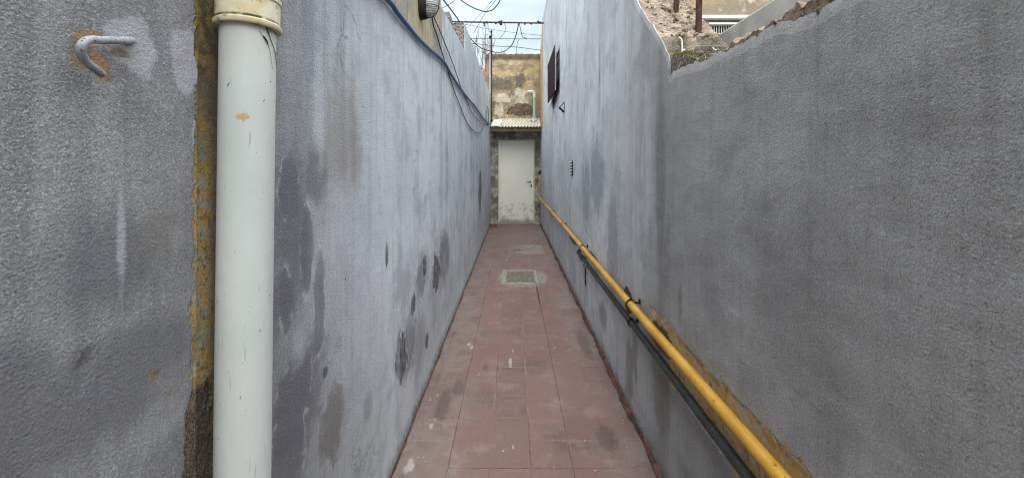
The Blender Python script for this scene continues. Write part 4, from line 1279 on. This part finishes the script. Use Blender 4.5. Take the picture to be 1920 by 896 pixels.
cable([WL(*p, XC2) for p in ((914.5, 236), (912, 228), (911, 222), (912.5, 208), (914.5, 200), (916, 212), (915.5, 224), (917, 232))], .005, M['black'],
      'short upright black cable loop beside the corner of the awning', 'black_cable', group='cables on the left wall')

# ------------------------------------------------------------------ overhead wires
def wire(pts, r, label, depth=None, grp='wires crossing the sky above the passage'):
    P_ = [PX(p[0], p[1], p[2] if len(p) > 2 else depth) for p in pts]
    return cable(P_, r, M['wire'], label, 'overhead_wire', 'wire', grp, 5, 6)
wy = 9.0
o = wire([(600, 34), (760, 38), (846, 41), (900, 42.2), (960, 43), (1019.5, 44)], .017, 'thickest dark overhead wire, lumpy with old ties, crossing from wall to wall', wy)
bm = bmesh.new()
for px, py, k in ((908, 45, 1), (908.5, 49, .8), (913, 42.5, 1.2), (919, 42, .9), (930, 44.5, .8), (937, 42, 1.5), (939, 45.5, 1.3), (940, 40.5, .8), (984, 45, .9), (996, 45, .9), (1009, 41.5, 1), (1012, 43, 1.2)):
    c_ = PX(px, py, wy)
    bm = bmesh.new()
    bmesh.ops.create_icosphere(bm, subdivisions=2, radius=.021 * k, matrix=Matrix.Translation(c_) @ Matrix.Diagonal((1.3, 1, 1.1, 1)))
    for v in bm.verts: v.co += Vector((mn.noise(v.co * 50), mn.noise(v.co * 51), mn.noise(v.co * 52))) * .012
    obj('knot', bm, M['wire'], o)
wire([(700, 72), (882, 73.3), (950, 73.4), (1014.5, 73.6)], .0075, 'straight level wire crossing the sky just below the lumpy one', 10.1)
wire([(760, 36), (875, 47), (905, 53), (965, 62), (1015.5, 67)], .0045, 'faint thin wire slanting down to the tall side wall', 9.9)
wire([(780, 76), (885, 82), (930, 87), (965, 88.5), (1014.5, 95)], .0075, 'lowest wire across the sky, slanting down to the right', 10.1)
wire([(700, -120, 2.6), (800, -38, 4.2), (831, 0, 5.2), (848, 22, 6), (862, 42, 7), (876, 65, 8), (890, 81, 9), (905, 92, 9.8), (921, 96.5, 10.25), (930, 98.8, 10.25), (942, 98, 10.2), (950, 94, 10), (960, 84, 9.6), (967, 68, 9.3), (972.5, 45, 9.0)], .011, 'heavy black cable dropping diagonally past the mast and up to the lumpy wire')
wire([(790, -70, 5.6), (840, -20, 5.8), (863, 0, 6), (885, 14, 6), (905, 21.5, 6), (914, 22.2, 6), (925, 18, 6), (933, 9, 6), (938, 0, 6), (945, -18, 6), (960, -60, 6)], .008, 'sagging wire loop hanging into the top of the sky')
wire([(960, -50, 7), (930, 0, 7.6), (912, 22, 8), (900, 42, 8.6), (887, 64, 9.4)], .005, 'steep thin wire descending left behind the sagging loop')
wire([(990, -80, 7), (924, 0, 7.6), (908, 20, 8), (890, 38, 8.5), (876, 52, 9.2), (860, 62, 10)], .0035, 'faintest diagonal wire left of the steep thin one')
wire([(700, 90, 5.4), (790, 36, 5.6), (841, 9.5, 5.8), (856, -2, 6), (880, -20, 6.2)], .005, 'thin wire climbing to the right above the left wall')
wire([(973.5, 45, 9.0), (976, 55, 9.4), (979.5, 69, 9.8), (984, 71.5, 10), (988, 73.5, 10.1)], .008, 'short wire dropping from the lumpy wire to the level wire')
wire([(945, 44, 9.0), (948.5, 52, 9.2), (946, 61, 9.6), (940, 69, 10), (936, 73.4, 10.1)], .0055, 'curled wire tail hanging from the middle knots')
wire([(914.5, 44, 9.0), (915.5, 55, 9.4), (918, 60, 9.9), (921, 62.5, 10.2)], .0055, 'little wire joining the lumpy wire to the mast top')
wire([(974, 73.5, 10.1), (970.5, 80, 10.1), (969, 88, 10.1), (968.5, 102, 10.45)], .006, 'wire tail dangling down to the end house parapet')
ring = [(918 + 10.5 * math.cos(a), 76.5 + 12 * math.sin(a), 10.28 + .04 * math.sin(a)) for a in [2 * math.pi * k / 12 for k in range(12)]]
wire(ring + [ring[0], ring[1]], .005, 'round coil of spare wire hung on the mast top')
wire([(921, 97, 10.25), (915, 103, 10.3), (912.5, 112, 10.35), (913, 119, 10.4)], .007, 'black wire end curling down left of the mast')

# ------------------------------------------------------------------ bare trees behind
def bare_tree(base, h, spread, seed, label, n=16):
    r_ = random.Random(seed)
    t = thing('bare_tree', base, label, 'tree', 'bare trees behind the end house')
    B = Vector(base)
    bm = bmesh.new()
    sweep(bm, smooth_pts([B, B + Vector((.05, 0, h * .25)), B + Vector((-.03, .05, h * .5))], 4), lambda q: .09 - .035 * q, 10)
    obj('trunk', bm, M['bark'], t)
    bm = bmesh.new()
    T = B + Vector((-.03, .05, h * .5))
    for k in range(n):
        a = r_.uniform(0, 6.28); s_ = r_.uniform(.2, 1) * spread
        e1 = T + Vector((math.cos(a) * s_ * .6, math.sin(a) * s_ * .6, h * r_.uniform(.08, .16)))
        e2 = T + Vector((math.cos(a) * s_, math.sin(a) * s_, h * r_.uniform(.22, .32)))
        tip = e2 + Vector((r_.uniform(-.12, .12), r_.uniform(-.1, .1), h * r_.uniform(.06, .2)))
        pts = smooth_pts([T, e1, e2, tip], 4)
        sweep(bm, pts, lambda q: .022 * (1 - q) + .0035, 6)
        for m in range(7):
            i = r_.randrange(4, len(pts) - 1); p = pts[i]
            l = r_.uniform(.15, .6)
            q = [p, p + Vector((r_.uniform(-.09, .09), r_.uniform(-.05, .05), l * .45)), p + Vector((r_.uniform(-.16, .16), r_.uniform(-.08, .08), l))]
            sweep(bm, smooth_pts(q, 3), lambda q: .006 * (1 - q) + .0025, 5)
    obj('twigs', bm, M['bark'], t)
bare_tree((-1.05, 13.6, 0), 6.3, .55, 3, 'bare twiggy tree left of the mast, behind the garden wall', 20)
bare_tree((-.35, 14.4, 0), 5.75, .35, 8, 'slighter bare tree just right of the mast, behind the end house', 9)

# ------------------------------------------------------------------ floor details
bm = bmesh.new()
box(bm, -.078, .268, 5.155, 5.675, -.02, .007, .002)
bmesh.ops.subdivide_edges(bm, edges=bm.edges[:], cuts=3, use_grid_fill=True)
t = thing('inspection_cover', (.095, 5.4, 0), 'square grimy inspection cover set in a pale cement rim in the paving', 'cover')
obj('cover', bm, M['cover'], t)
bm = bmesh.new()
def rimstrip(x0, x1, y0, y1):
    nx = max(1, int((x1 - x0) / .02)); ny = max(1, int((y1 - y0) / .02))
    g = [[bm.verts.new((x0 + (x1 - x0) * i / nx + .012 * mn.noise(Vector((j * .8, 3, x0))), y0 + (y1 - y0) * j / ny + .012 * mn.noise(Vector((i * .8, 7, y0))), .008 + .003 * mn.noise(Vector((i, j, 1)))))
          for j in range(ny + 1)] for i in range(nx + 1)]
    for i in range(nx):
        for j in range(ny): bm.faces.new((g[i][j], g[i + 1][j], g[i + 1][j + 1], g[i][j + 1]))
rimstrip(-.145, -.095, 5.06, 5.76); rimstrip(.280, .312, 5.08, 5.74)
rimstrip(-.085, .270, 5.07, 5.135); rimstrip(-.085, .270, 5.695, 5.745)
ret = bmesh.ops.extrude_face_region(bm, geom=bm.faces[:])
for v in ret['geom']:
    if isinstance(v, bmesh.types.BMVert): v.co.z -= .02
obj('cement_rim', bm, M['cement'], t)

def fillet(X, sgn, w0, h0, seed):
    bm = bmesh.new()
    ys = frange(-1, 10.4, .025)
    prev = None
    for y in ys:
        w = w0 * (.75 + .7 * mn.noise(Vector((seed, y * 3, 0))) + .35 * mn.noise(Vector((seed, y * 17, 0))))
        h = h0 * (1 + .6 * mn.noise(Vector((seed, y * 5, 3))) + .3 * mn.noise(Vector((seed, y * 22, 3))))
        w = max(w, .004); h = max(h, .004)
        c_ = [bm.verts.new((X + sgn * .012, y, -.01)), bm.verts.new((X + sgn * .012, y, h * 1.1)), bm.verts.new((X - sgn * w * .55, y, h)), bm.verts.new((X - sgn * w, y, h * .45)), bm.verts.new((X - sgn * w * 1.05, y, -.01))]
        if prev:
            for k in range(4): bm.faces.new((prev[k], prev[k + 1], c_[k + 1], c_[k]))
        prev = c_
    return bm
struct(obj('mortar_edge_right', fillet(XR, 1, .030, .022, 3), M['fillet'], origin=(XR, 0, 0)))
struct(obj('mortar_edge_left', fillet(XL, -1, .016, .014, 8), M['fillet'], origin=(XL, 0, 0)))

bm = bmesh.new()
for k in range(650):
    y = 1.2 + 9 * rng.random() ** 1.6
    if rng.random() < .65: x = rng.choice((XL + .02 + abs(rng.gauss(0, .08)), XR - .04 - abs(rng.gauss(0, .08))))
    else: x = rng.uniform(-.5, .62)
    if not XL + .02 < x < XR - .03: continue
    r = rng.choice((.0015, .002, .002, .003, .005)) * rng.uniform(.7, 1.4)
    mt = Matrix.Translation((x, y, .002 + r * .3)) @ Matrix.Rotation(rng.uniform(0, 6), 4, 'Z') @ Matrix.Diagonal((1.3, .8, .45, 1))
    bmesh.ops.create_icosphere(bm, subdivisions=1, radius=r, matrix=mt)
o = obj('grit', bm, M['chalk']); o['kind'] = 'stuff'; o['label'] = 'fine grit and paint chips scattered over the red paving'; o['category'] = 'grit'

for o in bpy.data.objects:
    if '_o' in o: del o['_o']
